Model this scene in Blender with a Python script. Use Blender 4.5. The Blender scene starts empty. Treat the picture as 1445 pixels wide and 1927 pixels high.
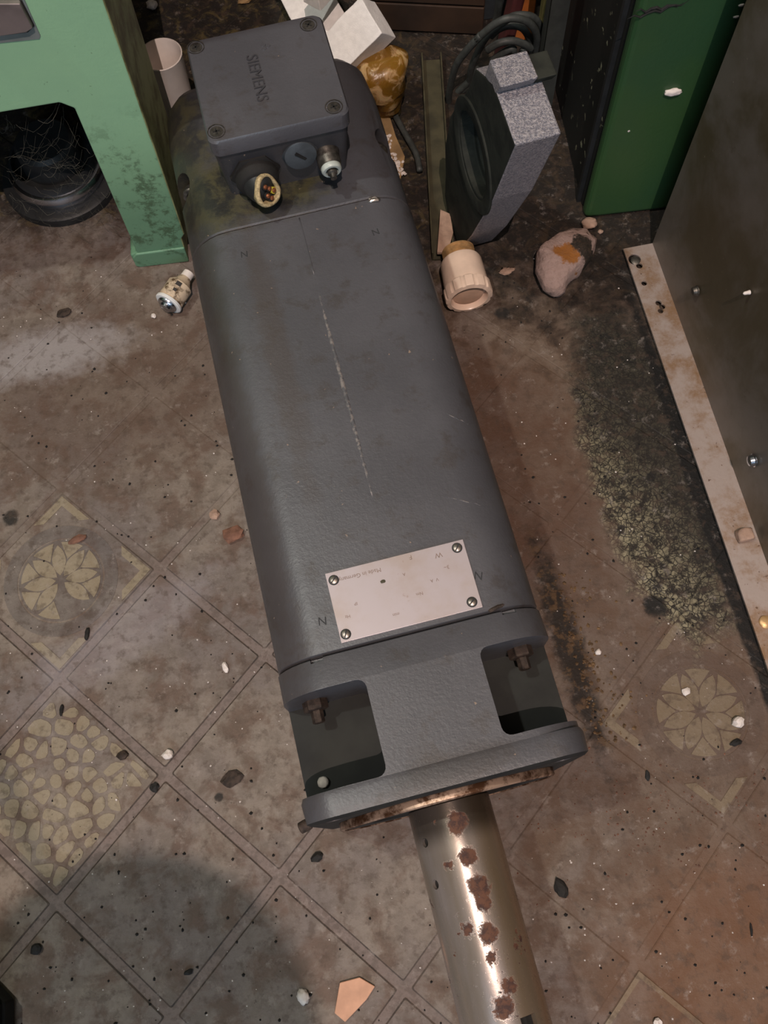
import bpy, bmesh, math, random
from mathutils import Vector, Matrix, noise
random.seed(7)
C = bpy.context.scene.collection
sc = bpy.context.scene
# ------------------------------------------------------------------ camera
F_PX, PITCH, ROLL, CAM_H = 1700.0, 0.349, -0.116, 0.634
_a = PITCH
_r = Vector((1, 0, 0)); _w = Vector((0, math.sin(_a), -math.cos(_a))); _u = Vector((0, math.cos(_a), math.sin(_a)))
c_, s_ = math.cos(ROLL), math.sin(ROLL)
RIGHT = c_*_r + s_*_u; UP = -s_*_r + c_*_u; FWD = _w
CAM = Vector((0, 0, CAM_H))
cd = bpy.data.cameras.new('camera'); cam = bpy.data.objects.new('camera', cd); C.objects.link(cam)
M = Matrix((RIGHT, UP, -FWD)).transposed().to_4x4(); M.translation = CAM
cam.matrix_world = M
cd.sensor_fit = 'VERTICAL'; cd.sensor_height = 24.0; cd.lens = F_PX/1927*24.0
cd.clip_start = 0.01; cd.clip_end = 50
sc.camera = cam
# ------------------------------------------------------------------ light, world, exposure
sc.view_settings.view_transform = 'Standard'; sc.view_settings.look = 'None'
sc.view_settings.gamma = 1.0; sc.view_settings.use_curve_mapping = False
sc.view_settings.exposure = 0.12
wd = bpy.data.worlds.new('world'); sc.world = wd; wd.use_nodes = True
wd.node_tree.nodes['Background'].inputs[0].default_value = (0.5, 0.55, 0.65, 1)
wd.node_tree.nodes['Background'].inputs[1].default_value = 0.02
def lamp(name, loc, power, col, radius):
    l = bpy.data.lights.new(name, 'POINT'); l.energy = power; l.color = col; l.shadow_soft_size = radius
    o = bpy.data.objects.new(name, l); o.location = loc; C.objects.link(o); return o
def area(name, loc, target, power, col, sx, sy):
    l = bpy.data.lights.new(name, 'AREA'); l.energy = power; l.color = col; l.shape = 'RECTANGLE'; l.size = sx; l.size_y = sy
    o = bpy.data.objects.new(name, l); o.location = loc; C.objects.link(o)
    o.rotation_euler = (Vector(target)-Vector(loc)).to_track_quat('-Z', 'Y').to_euler(); return o
lamp('lamp_ceiling_left', (-0.80, 0.36, 2.35), 56, (0.97, 0.98, 0.90), 0.03)
lamp('lamp_ceiling_behind', (0.05, -0.62, 2.25), 124, (1.0, 0.79, 0.70), 0.004)
area('window_daylight', (-0.35, -1.60, 1.05), (0, 0.35, 0.1), 13, (0.62, 0.80, 1.0), 1.0, 0.9)

# ------------------------------------------------------------------ pixel -> world helpers (1445 x 1927 frame)
def ray(x, y): return FWD + (x-722.5)/F_PX*RIGHT - (y-963.5)/F_PX*UP
def at(x, y, z=0.0):
    d = ray(x, y); return CAM + d*((z-CAM_H)/d.z)
def onp(x, y, p, n):
    d = ray(x, y); n = Vector(n); return CAM + d*((Vector(p)-CAM).dot(n)/d.dot(n))

# ------------------------------------------------------------------ object helpers
def link(name, bm, mat, parent=None, smooth=False, kind=None, bevel=0, sub=0):
    me = bpy.data.meshes.new(name); bmesh.ops.recalc_face_normals(bm, faces=bm.faces[:]); bm.to_mesh(me); bm.free()
    o = bpy.data.objects.new(name, me); C.objects.link(o)
    if mat: me.materials.append(mat)
    if parent: o.parent = parent
    if kind: o['kind'] = kind
    if bevel:
        m = o.modifiers.new('bevel', 'BEVEL'); m.width = bevel; m.segments = 3; m.limit_method = 'ANGLE'; m.angle_limit = 0.6
        m.harden_normals = False
    if sub:
        m = o.modifiers.new('subsurf', 'SUBSURF'); m.levels = sub; m.render_levels = sub
    if smooth:
        for p in me.polygons: p.use_smooth = True
    if smooth == 'angle': auto(o)
    return o
def auto(o, ang=0.7):
    me = o.data
    for p in me.polygons: p.use_smooth = True
    bm = bmesh.new(); bm.from_mesh(me)
    for e in bm.edges:
        if len(e.link_faces) == 2 and e.calc_face_angle(0) > ang: e.smooth = False
    bm.to_mesh(me); bm.free()
def empty(name, label, cat, loc=(0, 0, 0), rz=0, group=None):
    o = bpy.data.objects.new(name, None); C.objects.link(o); o.location = loc; o.rotation_euler = (0, 0, rz)
    o.empty_display_size = 0.02
    return tag(o, label, cat, group)
def tag(o, label, cat=None, group=None, kind=None):
    o['label'] = label
    if cat: o['category'] = cat
    if group: o['group'] = group
    if kind: o['kind'] = kind
    return o
def B(): return bmesh.new()
def box(bm, c, s, rot=None):
    m = Matrix.Translation(c) @ (rot.to_4x4() if rot else Matrix()) @ Matrix.Diagonal((s[0], s[1], s[2], 1))
    return bmesh.ops.create_cube(bm, size=1, matrix=m)['verts']
def prism(bm, pts, f0, f1):
    """pts 2D; f0,f1 map (a,b)->3D for both ends"""
    v0 = [bm.verts.new(f0(*p)) for p in pts]; v1 = [bm.verts.new(f1(*p)) for p in pts]
    n = len(pts)
    bm.faces.new(v0); bm.faces.new(v1[::-1])
    for i in range(n): bm.faces.new((v0[i], v1[i], v1[(i+1) % n], v0[(i+1) % n]))
def loft(bm, rings, cap=True, closed=True):
    vs = [[bm.verts.new(p) for p in r] for r in rings]
    n = len(vs[0])
    for a, b in zip(vs, vs[1:]):
        for i in range(n if closed else n-1):
            bm.faces.new((a[i], a[(i+1) % n], b[(i+1) % n], b[i]))
    if cap: bm.faces.new(vs[0][::-1]); bm.faces.new(vs[-1])
    return vs
def frame(d):
    d = Vector(d).normalized(); h = Vector((0, 0, 1)) if abs(d.z) < 0.9 else Vector((1, 0, 0))
    x = d.cross(h).normalized(); y = d.cross(x).normalized(); return x, y, d
def lathe(bm, prof, o, d, n=32, mod=None, cap=True):
    """prof list of (r, l) along direction d from origin o"""
    x, y, z = frame(d); o = Vector(o); rings = []
    for k, (r, l) in enumerate(prof):
        ring = []
        for i in range(n):
            a = 2*math.pi*i/n; rr = r*(mod(a, k) if mod else 1)
            ring.append(o + z*l + x*rr*math.cos(a) + y*rr*math.sin(a))
        rings.append(ring)
    loft(bm, rings, cap)
def tube(bm, pts, r, n=8, cap=True):
    pts = [Vector(p) for p in pts]; rings = []
    prev = None
    for i, p in enumerate(pts):
        d = (pts[min(i+1, len(pts)-1)] - pts[max(i-1, 0)]).normalized()
        if prev is None: x, y, _ = frame(d)
        else:
            x = (prev - d*prev.dot(d)).normalized(); y = d.cross(x)
        prev = x
        rr = r(i/(len(pts)-1)) if callable(r) else r
        rings.append([p + x*rr*math.cos(2*math.pi*k/n) + y*rr*math.sin(2*math.pi*k/n) for k in range(n)])
    loft(bm, rings, cap)
def curve(pts, n=8):
    """Catmull-Rom through pts"""
    P = [Vector(p) for p in pts]; P = [P[0]*2-P[1]] + P + [P[-1]*2-P[-2]]; out = []
    for i in range(1, len(P)-2):
        for k in range(n):
            t = k/n; a, b, c, d = P[i-1:i+3]
            out.append(0.5*((2*b)+(c-a)*t+(2*a-5*b+4*c-d)*t*t+(3*b-a-3*c+d)*t**3))
    out.append(P[-2]); return out
def blob(bm, c, s, seed=0, amp=0.25, sub=3, rot=0, fr=2.2, sharp=False):
    ret = bmesh.ops.create_icosphere(bm, subdivisions=sub, radius=1)['verts']
    R = Matrix.Rotation(rot, 3, 'Z')
    for v in ret:
        n = noise.noise(v.co*fr + Vector((seed*3.1, seed*1.7, 5)))
        n2 = noise.noise(v.co*fr*3 + Vector((seed*3.1, 9, 5)))
        p = v.co*(1+amp*n+amp*0.3*n2)
        if sharp: p = Vector([max(-0.72, min(0.72, q)) for q in p])
        v.co = Vector(c) + R @ Vector((p.x*s[0], p.y*s[1], p.z*s[2]))
def poly(bm, pts, z0, z1):
    prism(bm, [(p[0], p[1]) for p in pts], lambda a, b: (a, b, z0), lambda a, b: (a, b, z1))
def rrect(w, h, r, n=6, cx=0, cy=0):
    out = []
    for qx, qy, a0 in ((1, 1, 0), (-1, 1, 90), (-1, -1, 180), (1, -1, 270)):
        for k in range(n+1):
            a = math.radians(a0+90*k/n); out.append((cx+qx*(w-r)+r*math.cos(a), cy+qy*(h-r)+r*math.sin(a)))
    return out
def boolean(o, cutter_bm, op='DIFFERENCE'):
    me = bpy.data.meshes.new('cut'); bmesh.ops.recalc_face_normals(cutter_bm, faces=cutter_bm.faces[:]); cutter_bm.to_mesh(me); cutter_bm.free()
    c = bpy.data.objects.new('cut', me); C.objects.link(c); c.parent = o.parent
    m = o.modifiers.new('b', 'BOOLEAN'); m.object = c; m.operation = op; m.solver = 'EXACT'
    bpy.context.view_layer.update()
    dg = bpy.context.evaluated_depsgraph_get()
    new = bpy.data.meshes.new_from_object(o.evaluated_get(dg)); o.modifiers.remove(m)
    old = o.data; o.data = new; bpy.data.meshes.remove(old); bpy.data.objects.remove(c); bpy.data.meshes.remove(me)

# ------------------------------------------------------------------ materials
def srgb(r, g, b):
    f = lambda c: (c/255/12.92 if c/255 <= 0.04045 else ((c/255+0.055)/1.055)**2.4)
    return (f(r), f(g), f(b), 1)
class N:
    def __init__(s, name):
        s.m = bpy.data.materials.new(name); s.m.use_nodes = True; s.t = s.m.node_tree; s.n = s.t.nodes; s.l = s.t.links
        s.b = s.n['Principled BSDF']; s.tc = s.n.new('ShaderNodeTexCoord'); s.co = s.tc.outputs['Object']
    def new(s, t, **kw):
        x = s.n.new(t)
        for k, v in kw.items(): setattr(x, k, v)
        return x
    def geo(s):
        g = s.new('ShaderNodeNewGeometry'); s.co = g.outputs['Position']; return s
    def inp(s, sock, v):
        if hasattr(v, 'is_output'): s.l.new(v, sock)
        elif v is not None:
            if isinstance(v, (int, float)) and sock.type == 'RGBA': v = (v, v, v, 1)
            sock.default_value = v
    def noise(s, sc, det=4, rough=0.55, dist=0, co=None, off=None):
        x = s.new('ShaderNodeTexNoise'); x.inputs['Scale'].default_value = sc; x.inputs['Detail'].default_value = det
        x.inputs['Roughness'].default_value = rough; x.inputs['Distortion'].default_value = dist
        c = co or s.co
        if off: c = s.mapping(c, loc=off)
        s.l.new(c, x.inputs['Vector']); return x.outputs['Fac']
    def mapping(s, co, loc=(0, 0, 0), rot=(0, 0, 0), scale=(1, 1, 1)):
        x = s.new('ShaderNodeMapping'); s.l.new(co, x.inputs[0]); x.inputs[1].default_value = loc
        x.inputs[2].default_value = rot; x.inputs[3].default_value = scale; return x.outputs[0]
    def voro(s, sc, feat='F1', co=None, rnd=1, out='Distance'):
        x = s.new('ShaderNodeTexVoronoi', feature=feat); x.inputs['Scale'].default_value = sc; x.inputs['Randomness'].default_value = rnd
        s.l.new(co or s.co, x.inputs['Vector']); return x.outputs[out]
    def ramp(s, f, a, b, smooth=True):
        x = s.new('ShaderNodeMapRange'); x.interpolation_type = 'SMOOTHSTEP' if smooth else 'LINEAR'
        s.inp(x.inputs[0], f); x.inputs[1].default_value = a; x.inputs[2].default_value = b
        x.inputs[3].default_value = 0; x.inputs[4].default_value = 1
        if a > b:
            x.inputs[1].default_value = b; x.inputs[2].default_value = a; x.inputs[3].default_value = 1; x.inputs[4].default_value = 0
        return x.outputs[0]
    def math(s, op, a, b=0.0, c=None):
        x = s.new('ShaderNodeMath', operation=op); s.inp(x.inputs[0], a); s.inp(x.inputs[1], b)
        if c is not None: s.inp(x.inputs[2], c)
        return x.outputs[0]
    def mix(s, f, a, b):
        x = s.new('ShaderNodeMix', data_type='RGBA'); s.inp(x.inputs[0], f); s.inp(x.inputs[6], a); s.inp(x.inputs[7], b); return x.outputs[2]
    def xyz(s, co=None):
        x = s.new('ShaderNodeSeparateXYZ'); s.l.new(co or s.co, x.inputs[0]); return x.outputs
    def spot(s, cx, cy, rx, ry, rot=0, soft=0.6, jit=0.5, nsc=30, co=None):
        """blotch mask: an ellipse with a noisy edge"""
        c = s.mapping(co or s.co, loc=(-cx, -cy, 0))
        c = s.mapping(c, rot=(0, 0, -rot)); 
        X = s.xyz(c); d = s.math('ADD', s.math('POWER', s.math('ABSOLUTE', s.math('DIVIDE', X[0], rx)), 2.0), s.math('POWER', s.math('ABSOLUTE', s.math('DIVIDE', X[1], ry)), 2.0))
        d = s.math('SQRT', d); n = s.noise(nsc, 5, 0.65)
        d = s.math('ADD', d, s.math('MULTIPLY', s.math('SUBTRACT', n, 0.5), jit*2))
        return s.ramp(d, 1+soft/2, 1-soft/2)
    def bump(s, h, strength=0.3, dist=0.001, nrm=None):
        x = s.new('ShaderNodeBump'); x.inputs['Strength'].default_value = strength; x.inputs['Distance'].default_value = dist
        s.inp(x.inputs['Height'], h)
        if nrm: s.l.new(nrm, x.inputs['Normal'])
        return x.outputs[0]
    def fin(s, col, rough=0.6, metal=0.0, nrm=None, spec=0.5, **kw):
        s.inp(s.b.inputs['Base Color'], col); s.inp(s.b.inputs['Roughness'], rough); s.inp(s.b.inputs['Metallic'], metal)
        s.b.inputs['Specular IOR Level'].default_value = spec
        if nrm: s.l.new(nrm, s.b.inputs['Normal'])
        for k, v in kw.items(): s.inp(s.b.inputs[k.replace('_', ' ')], v)
        return s.m
def simple(name, col, rough=0.6, metal=0, var=0.25, nsc=60, bump=0.15, bd=0.0006, spec=0.5, **kw):
    s = N(name); n = s.noise(nsc, 5); 
    dark = tuple(c*(1-var) for c in col[:3])+(1,); lite = tuple(min(1, c*(1+var)) for c in col[:3])+(1,)
    return s.fin(s.mix(s.ramp(n, 0.3, 0.7), dark, lite), rough, metal, s.bump(s.noise(nsc*6, 3), bump, bd), spec, **kw)

def floor_material(name, inlay=0.0, joint=False, ground=False, edge=False):
    s = N(name).geo()
    n1 = s.noise(9, 6, 0.6); n2 = s.noise(38, 6, 0.65, 0.3); n3 = s.noise(420, 4, 0.7); n4 = s.noise(120, 5, 0.65, off=(3, 1, 0))
    X = s.xyz()
    base = s.mix(s.ramp(n1, 0.38, 0.62), srgb(110, 100, 95), srgb(128, 117, 106))
    base = s.mix(s.math('MULTIPLY', s.ramp(n2, 0.45, 0.62), 0.75), base, srgb(92, 72, 60))
    base = s.mix(s.math('MULTIPLY', s.ramp(s.noise(75, 6, 0.7, off=(1, 4, 0)), 0.42, 0.62), 0.4), base, srgb(84, 74, 64))
    if inlay: base = s.mix(inlay, base, srgb(164, 152, 124))
    if joint: base = s.mix(s.math('MULTIPLY', s.math('MULTIPLY', s.ramp(X[1], 0.30, 0.16), s.math('ADD', .22, s.math('MULTIPLY', s.ramp(X[0], .06, -.05), .78))), 0.9), base, s.mix(s.ramp(n4, .4, .6), *((srgb(48, 40, 35), srgb(70, 58, 50)) if edge else (srgb(98, 86, 80), srgb(124, 110, 104)))))
    if ground: base = s.mix(0.45, base, srgb(84, 80, 80))
    # brown oily soiling, stronger on the right-hand side of the room, and a painted orange glow
    e = s.math('ADD', X[0], s.math('MULTIPLY', s.math('SUBTRACT', n2, 0.5), 0.35))
    base = s.mix(s.math('MULTIPLY', s.ramp(e, -0.02, 0.14), 0.62), base, srgb(88, 66, 49))
    base = s.mix(s.math('MULTIPLY', s.spot(0.20, -0.10, 0.09, 0.07, 0, 1.0, 0.4, 20), 0.45), base, srgb(112, 72, 42))  # orange light glow at lower right, put into the floor colour
    base = s.mix(s.math('MULTIPLY', s.spot(0.10, 0.26, 0.05, 0.10, 0.2, 0.9, 0.6, 30), 0.55), base, srgb(80, 54, 40))
    base = s.mix(s.math('MULTIPLY', s.spot(-0.20, 0.36, 0.14, 0.08, 0, 0.9, 0.7, 22), 0.55), base, srgb(84, 64, 52))
    # pale worn patches
    base = s.mix(s.math('MULTIPLY', s.spot(-0.255, 0.40, 0.06, 0.022, 0.1, 0.9, 0.7, 60), 0.6), base, srgb(160, 156, 156))
    base = s.mix(s.math('MULTIPLY', s.spot(-0.20, 0.16, 0.07, 0.02, 0.5, 1.0, 0.9, 50), 0.35), base, srgb(150, 144, 148))
    if inlay: base = s.mix(inlay*.6, base, srgb(132, 120, 96))
    # black greasy grime towards the back
    g = s.math('ADD', s.math('MULTIPLY', X[0], 0.55), X[1]); g = s.math('ADD', g, s.math('MULTIPLY', s.math('SUBTRACT', n2, 0.5), 0.30))
    grime = s.ramp(g, 0.41, 0.52); left = s.ramp(X[0], -0.05, 0.06)
    back = s.ramp(s.math('ADD', X[1], s.math('MULTIPLY', s.math('SUBTRACT', n2, 0.5), 0.1)), 0.50, 0.56)
    grime = s.math('MAXIMUM', s.math('MULTIPLY', grime, left), back)
    gcol = s.mix(s.ramp(s.noise(65, 6, 0.7, 1.0), 0.48, 0.66), srgb(16, 14, 12), s.mix(s.ramp(X[0], 0.03, 0.09), srgb(78, 68, 38), srgb(48, 38, 26)))
    base = s.mix(s.math('MULTIPLY', grime, 0.93), base, gcol)
    # crackled black and cream mould patch beside the steel strip
    m = s.spot(0.202, 0.245, 0.045, 0.135, 0.10, 0.3, 0.5, 38)
    cr = s.ramp(s.math('ADD', s.math('MULTIPLY', s.noise(300, 5, 0.7, 1.5), 0.65), s.math('MULTIPLY', s.noise(110, 4, 0.6, 0.8), 0.5)), 0.47, 0.66); cr = s.math('MAXIMUM', cr, s.ramp(s.voro(230, 'DISTANCE_TO_EDGE'), 0.10, 0.02))
    tone = s.ramp(s.math('SUBTRACT', s.math('MULTIPLY', s.math('SUBTRACT', 0.27, X[1]), 7.0), s.math('MULTIPLY', s.math('SUBTRACT', X[0], 0.185), 16)), -0.3, 0.9)
    cream = s.mix(tone, srgb(52, 49, 39), srgb(146, 138, 112))
    mcol = s.mix(cr, cream, srgb(18, 17, 14))
    base = s.mix(s.math('MULTIPLY', m, 0.94), base, mcol)
    # black dirt line beside motor, painted shadow along the strip, oil
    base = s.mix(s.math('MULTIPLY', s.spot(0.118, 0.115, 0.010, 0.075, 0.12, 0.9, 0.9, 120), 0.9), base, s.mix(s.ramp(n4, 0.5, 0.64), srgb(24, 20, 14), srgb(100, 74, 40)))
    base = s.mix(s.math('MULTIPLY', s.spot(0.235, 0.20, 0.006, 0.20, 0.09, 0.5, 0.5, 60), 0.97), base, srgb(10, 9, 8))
    for (x, y, r) in ((1228, 1138, .006), (1225, 898, .0035), (412, 1500, .003), (640, 1335, .002), (1232, 1140, .008), (20, 975, .006), (945, 590, .006)):
        p = at(x, y); base = s.mix(s.math('MULTIPLY', s.spot(p.x, p.y, r, r, 0, 0.5, 0.5, 160), 0.9), base, srgb(22, 20, 18))
    # fine specks, pale and dark
    base = s.mix(s.math('MULTIPLY', s.ramp(n3, 0.66, 0.78), 0.7), base, srgb(170, 160, 148))
    base = s.mix(s.math('MULTIPLY', s.ramp(s.noise(230, 4, 0.7, off=(5, 2, 0)), 0.66, 0.74), 0.75), base, srgb(46, 34, 26))
    base = s.mix(s.math('MULTIPLY', s.ramp(n4, 0.50, 0.66), 0.5), base, srgb(70, 56, 46))
    base = s.mix(s.math('MULTIPLY', s.ramp(s.noise(90, 6, 0.75, off=(8, 3, 0)), 0.55, 0.70), 0.35), base, srgb(156, 146, 138))
    h = s.math('ADD', s.math('MULTIPLY', n3, 0.5), n4)
    rough = s.math('ADD', 0.55, s.math('MULTIPLY', n2, 0.25))
    return s.fin(base, rough, 0, s.bump(h, 0.5, 0.0012), 0.35)
m_floor = floor_material('worn_linoleum')
m_inlay = floor_material('worn_linoleum_cream_relief', 0.40)
m_joint = floor_material('linoleum_joint', 0, True)
m_edge = floor_material('tile_edge_dirt', 0, True, edge=True)
m_ground = floor_material('greyed_pattern_ground', 0, False, True)

def motor_paint(name, stain=True, dk=1.0, prot=True):
    s = N(name).geo()
    n1 = s.noise(14, 5, 0.6); n2 = s.noise(60, 6, 0.68, 0.2); n3 = s.noise(900, 3, 0.6); n4 = s.noise(480, 3, 0.6, off=(2, 0, 1))
    col = s.mix(s.ramp(n1, 0.35, 0.65), tuple(c*dk for c in srgb(72, 72, 76)[:3])+(1,), tuple(c*dk for c in srgb(80, 80, 84)[:3])+(1,))
    col = s.mix(s.math('MULTIPLY', s.ramp(n2, 0.52, 0.68), 0.5), col, srgb(58, 51, 46))
    if stain:
        zl = s.ramp(s.xyz()[2], 0.162, 0.150)
        g = s.math('MAXIMUM', s.spot(-0.065, 0.415, 0.055, 0.026, 0.1, 0.7, 0.7, 45), s.math('MULTIPLY', s.spot(-0.12, 0.47, 0.03, 0.07, 0.1, 0.8, 0.7, 45), .8))
        col = s.mix(s.math('MULTIPLY', s.math('MULTIPLY', g, zl), 0.85), col, s.mix(s.ramp(n2, 0.4, 0.6), srgb(26, 25, 18), srgb(70, 66, 38)))
        g = s.spot(-0.105, 0.40, 0.012, 0.13, 0.15, 0.9, 0.7, 40)
        col = s.mix(s.math('MULTIPLY', g, 0.5), col, srgb(52, 48, 40))
        for (gx, gy, gr, ga) in ((-.075, .20, .010, .15), (-.055, .30, .008, .10)):
            col = s.mix(s.math('MULTIPLY', s.spot(gx, gy, gr, ga, .14, 1.0, .9, 90), .45), col, srgb(66, 56, 50))
        g = s.spot(0.02, 0.03, 0.03, 0.012, 0.2, 0.8, 0.8, 70)
        col = s.mix(s.math('MULTIPLY', g, 0.45), col, srgb(52, 44, 36))
    chips = s.ramp(s.noise(240, 3, 0.5, off=(7, 7, 2)), 0.735, 0.76)
    col = s.mix(s.math('MULTIPLY', chips, 0.7), col, srgb(150, 130, 112))
    h = s.math('ADD', s.math('MULTIPLY', n3, 0.35), n4)
    return s.fin(col, s.math('ADD', 0.30, s.math('MULTIPLY', n2, 0.22)), 0, s.bump(h, 0.22, 0.0007), 0.6)
m_motor = motor_paint('dark_grey_motor_paint')
m_motor2 = motor_paint('grimy_motor_paint', True, 0.92)
s = N('scuffed_motor_paint').geo(); m_scuff = s.fin(s.mix(s.ramp(s.noise(260, 5, .7), .46, .60), srgb(80, 80, 83), srgb(124, 118, 114)), .5, 0, s.bump(s.noise(500, 3), .4, .0006))
m_boxdark = motor_paint('dark_box_paint', False, 0.5)  # box body in a darker version of the motor paint
m_letters = motor_paint('grimy_letter_paint', False, 0.62)
m_pocket = simple('shaded_grey_recess', srgb(25, 27, 24), 0.75, 0, 0.5, 40)
m_black = simple('black_grime_and_shade', srgb(24, 23, 21), 0.8, 0, 0.4, 60)
m_blackpaint = simple('black_paint', srgb(30, 31, 31), 0.55, 0, 0.3, 40)
m_rubber = simple('black_rubber', srgb(34, 36, 37), 0.5, 0, 0.2, 90)
m_darkvoid = simple('dark_machine_inside', srgb(20, 21, 20), 0.85, 0, 0.4, 30)
m_steel = simple('dull_steel', srgb(150, 142, 134), 0.38, 0.9, 0.2, 120, 0.1)
m_screw = simple('grimy_screw_steel', srgb(96, 92, 86), 0.42, 0.8, 0.4, 300, 0.2)
m_rustbolt = simple('rusty_bolt', srgb(58, 47, 40), 0.75, 0.3, 0.5, 300, 0.4)
m_brass = simple('brass', srgb(196, 160, 112), 0.4, 0.5, 0.25, 200)
m_copper = simple('copper_strands', srgb(186, 120, 84), 0.35, 0.8, 0.4, 800, 0.4)
m_yellow = simple('yellow_wire_insulation', srgb(196, 180, 60), 0.5)
m_sheath = simple('cut_tan_cable_sheath', srgb(176, 158, 118), 0.65, 0, 0.4, 500, 0.5)
m_nylon = simple('white_cable_core', srgb(176, 184, 176), 0.4)
m_plugpaint = simple('grey_plastic_plug', srgb(66, 72, 76), 0.5, 0, 0.2, 150)
m_chrome = simple('chrome_ring', srgb(190, 196, 206), 0.22, 1.0, 0.1, 60, 0.05)
m_foam = simple('white_foam', srgb(236, 233, 230), 0.85, 0, 0.05, 220, 0.5, 0.0006)
m_cup = simple('white_plastic_cup', srgb(226, 216, 208), 0.45, 0, 0.06, 50)
m_porcelain = simple('ivory_porcelain', srgb(224, 198, 178), 0.32, 0, 0.08, 60, 0.05)
m_porc2 = simple('shadowed_ivory_disc', srgb(200, 166, 142), 0.5, 0, 0.1, 100)
s = N('dirty_fuse_ceramic'); m_fuse = s.fin(s.mix(s.ramp(s.noise(160, 5, 0.65), 0.45, 0.65), srgb(206, 186, 160), srgb(84, 64, 42)), 0.5)
m_white = simple('white_enamel', srgb(222, 222, 218), 0.4, 0, 0.08, 80)
m_ink = simple('black_ink', srgb(48, 44, 42), 0.7)
m_stamp = simple('dark_stamped_groove', srgb(44, 46, 48), 0.8)
m_cable = simple('black_cable', srgb(62, 66, 64), 0.55, 0, 0.25, 200)
m_olive = simple('dusty_olive_metal', srgb(62, 58, 40), 0.7, 0, 0.35, 60)
m_tan = simple('tan_board', srgb(150, 122, 84), 0.85, 0, 0.3, 50, 0.3)
m_brown = simple('dark_brown_wood', srgb(52, 36, 24), 0.75, 0, 0.45, 18, 0.3)
m_orange = simple('orange_wood', srgb(170, 96, 40), 0.7, 0, 0.35, 40)
s = N('weathered_yellow_board'); m_yboard = s.fin(s.mix(s.ramp(s.noise(30, 6, 0.7, 1.0, s.mapping(s.co, scale=(1, 1, 0.25))), 0.45, 0.62), srgb(150, 142, 86), srgb(44, 42, 26)), 0.8)
m_chipw = simple('white_chip', srgb(216, 206, 198), 0.8, 0, 0.1, 300)
m_chipp = simple('pinkish_plaster', srgb(160, 132, 114), 0.85, 0, 0.2, 120, 0.4)
m_chipr = simple('reddish_brick_dust', srgb(116, 82, 66), 0.9, 0, 0.3, 150, 0.4)
m_crumb = simple('black_crumb', srgb(26, 23, 20), 0.8, 0, 0.4, 300)
m_web = simple('dusty_cobweb', srgb(84, 82, 72), 0.9)
m_wall = simple('dingy_wall', srgb(52, 50, 46), 0.9, 0, 0.2, 4)
m_ceil = simple('dingy_ceiling', srgb(80, 78, 72), 0.9, 0, 0.1, 4)
# amber plastic
s = N('amber_plastic'); n = s.noise(55, 4, 0.6, 1.2)
m_amber = s.fin(s.mix(s.ramp(n, 0.5, 0.62), srgb(128, 92, 30), srgb(190, 158, 112)), 0.3, 0, s.bump(n, 0.4, 0.003), 0.6, Subsurface_Weight=0.15)
# green hammered machine enamel
def green(name, c0, c1, wear):
    s = N(name).geo(); n1 = s.noise(10, 5); n2 = s.noise(48, 7, 0.72, 0.5); X = s.xyz()
    col = s.mix(s.ramp(n1, 0.35, 0.65), c0, c1)
    if wear:
        low = s.ramp(X[2], 0.17, 0.05)
        col = s.mix(s.math('MULTIPLY', low, 0.7), col, srgb(74, 112, 88))
        k = s.math('MULTIPLY', s.ramp(s.noise(60, 7, 0.78, 0.1), 0.50, 0.62), s.ramp(X[2], 0.19, 0.09))
        col = s.mix(s.math('MULTIPLY', k, 0.7), col, srgb(56, 72, 48))
        col = s.mix(s.math('MULTIPLY', s.ramp(s.noise(160, 6, 0.7), 0.66, 0.7), 0.6), col, srgb(44, 60, 40))
    else:
        col = s.mix(s.math('MULTIPLY', s.ramp(n2, 0.62, 0.75), 0.35), col, srgb(34, 48, 30))
    return s.fin(col, 0.45, 0, s.bump(s.math('ADD', n2, s.math('MULTIPLY', s.noise(300, 3), .3)), 0.15, 0.0015), 0.4)
m_green = green('pale_green_machine_enamel', srgb(142, 186, 148), srgb(150, 194, 152), True)
m_green2 = green('deep_green_cabinet_enamel', srgb(46, 78, 50), srgb(52, 82, 46), False)
s = N('grimy_olive_lit_side').geo(); m_greenside = s.fin(s.mix(s.ramp(s.noise(30, 6, 0.7), 0.4, 0.65), srgb(164, 172, 122), srgb(110, 108, 70)), 0.6, 0, s.bump(s.noise(90, 5), .3, .001))  # grime, plus light on this side put into the colour
# black cabinet side with splashes
s = N('splashed_black_side').geo(); v = s.noise(120, 2, 0.5); w = s.noise(26, 4, .6)
m_splash = s.fin(s.mix(s.math('MULTIPLY', s.ramp(v, 0.66, 0.70), s.ramp(w, 0.45, 0.6)), srgb(24, 25, 22), srgb(150, 146, 120)), 0.6)
# hammered grey casting
s = N('hammered_grey_paint'); v = s.noise(700, 3, 0.7); v2 = s.noise(1500, 2, .6)
m_hammer = s.fin(s.mix(s.ramp(v, 0.35, 0.66), srgb(118, 118, 128), srgb(186, 180, 182)), 0.36, 0.25, s.bump(s.math('ADD', v, v2), 0.9, 0.0012), 0.8)
s = N('dark_cast_face'); m_castface = s.fin(s.mix(s.ramp(s.noise(60, 5), .4, .6), srgb(38, 40, 36), srgb(48, 50, 44)), 0.8, 0, s.bump(s.noise(300, 3), .4, .0006), 0.2)
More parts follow.
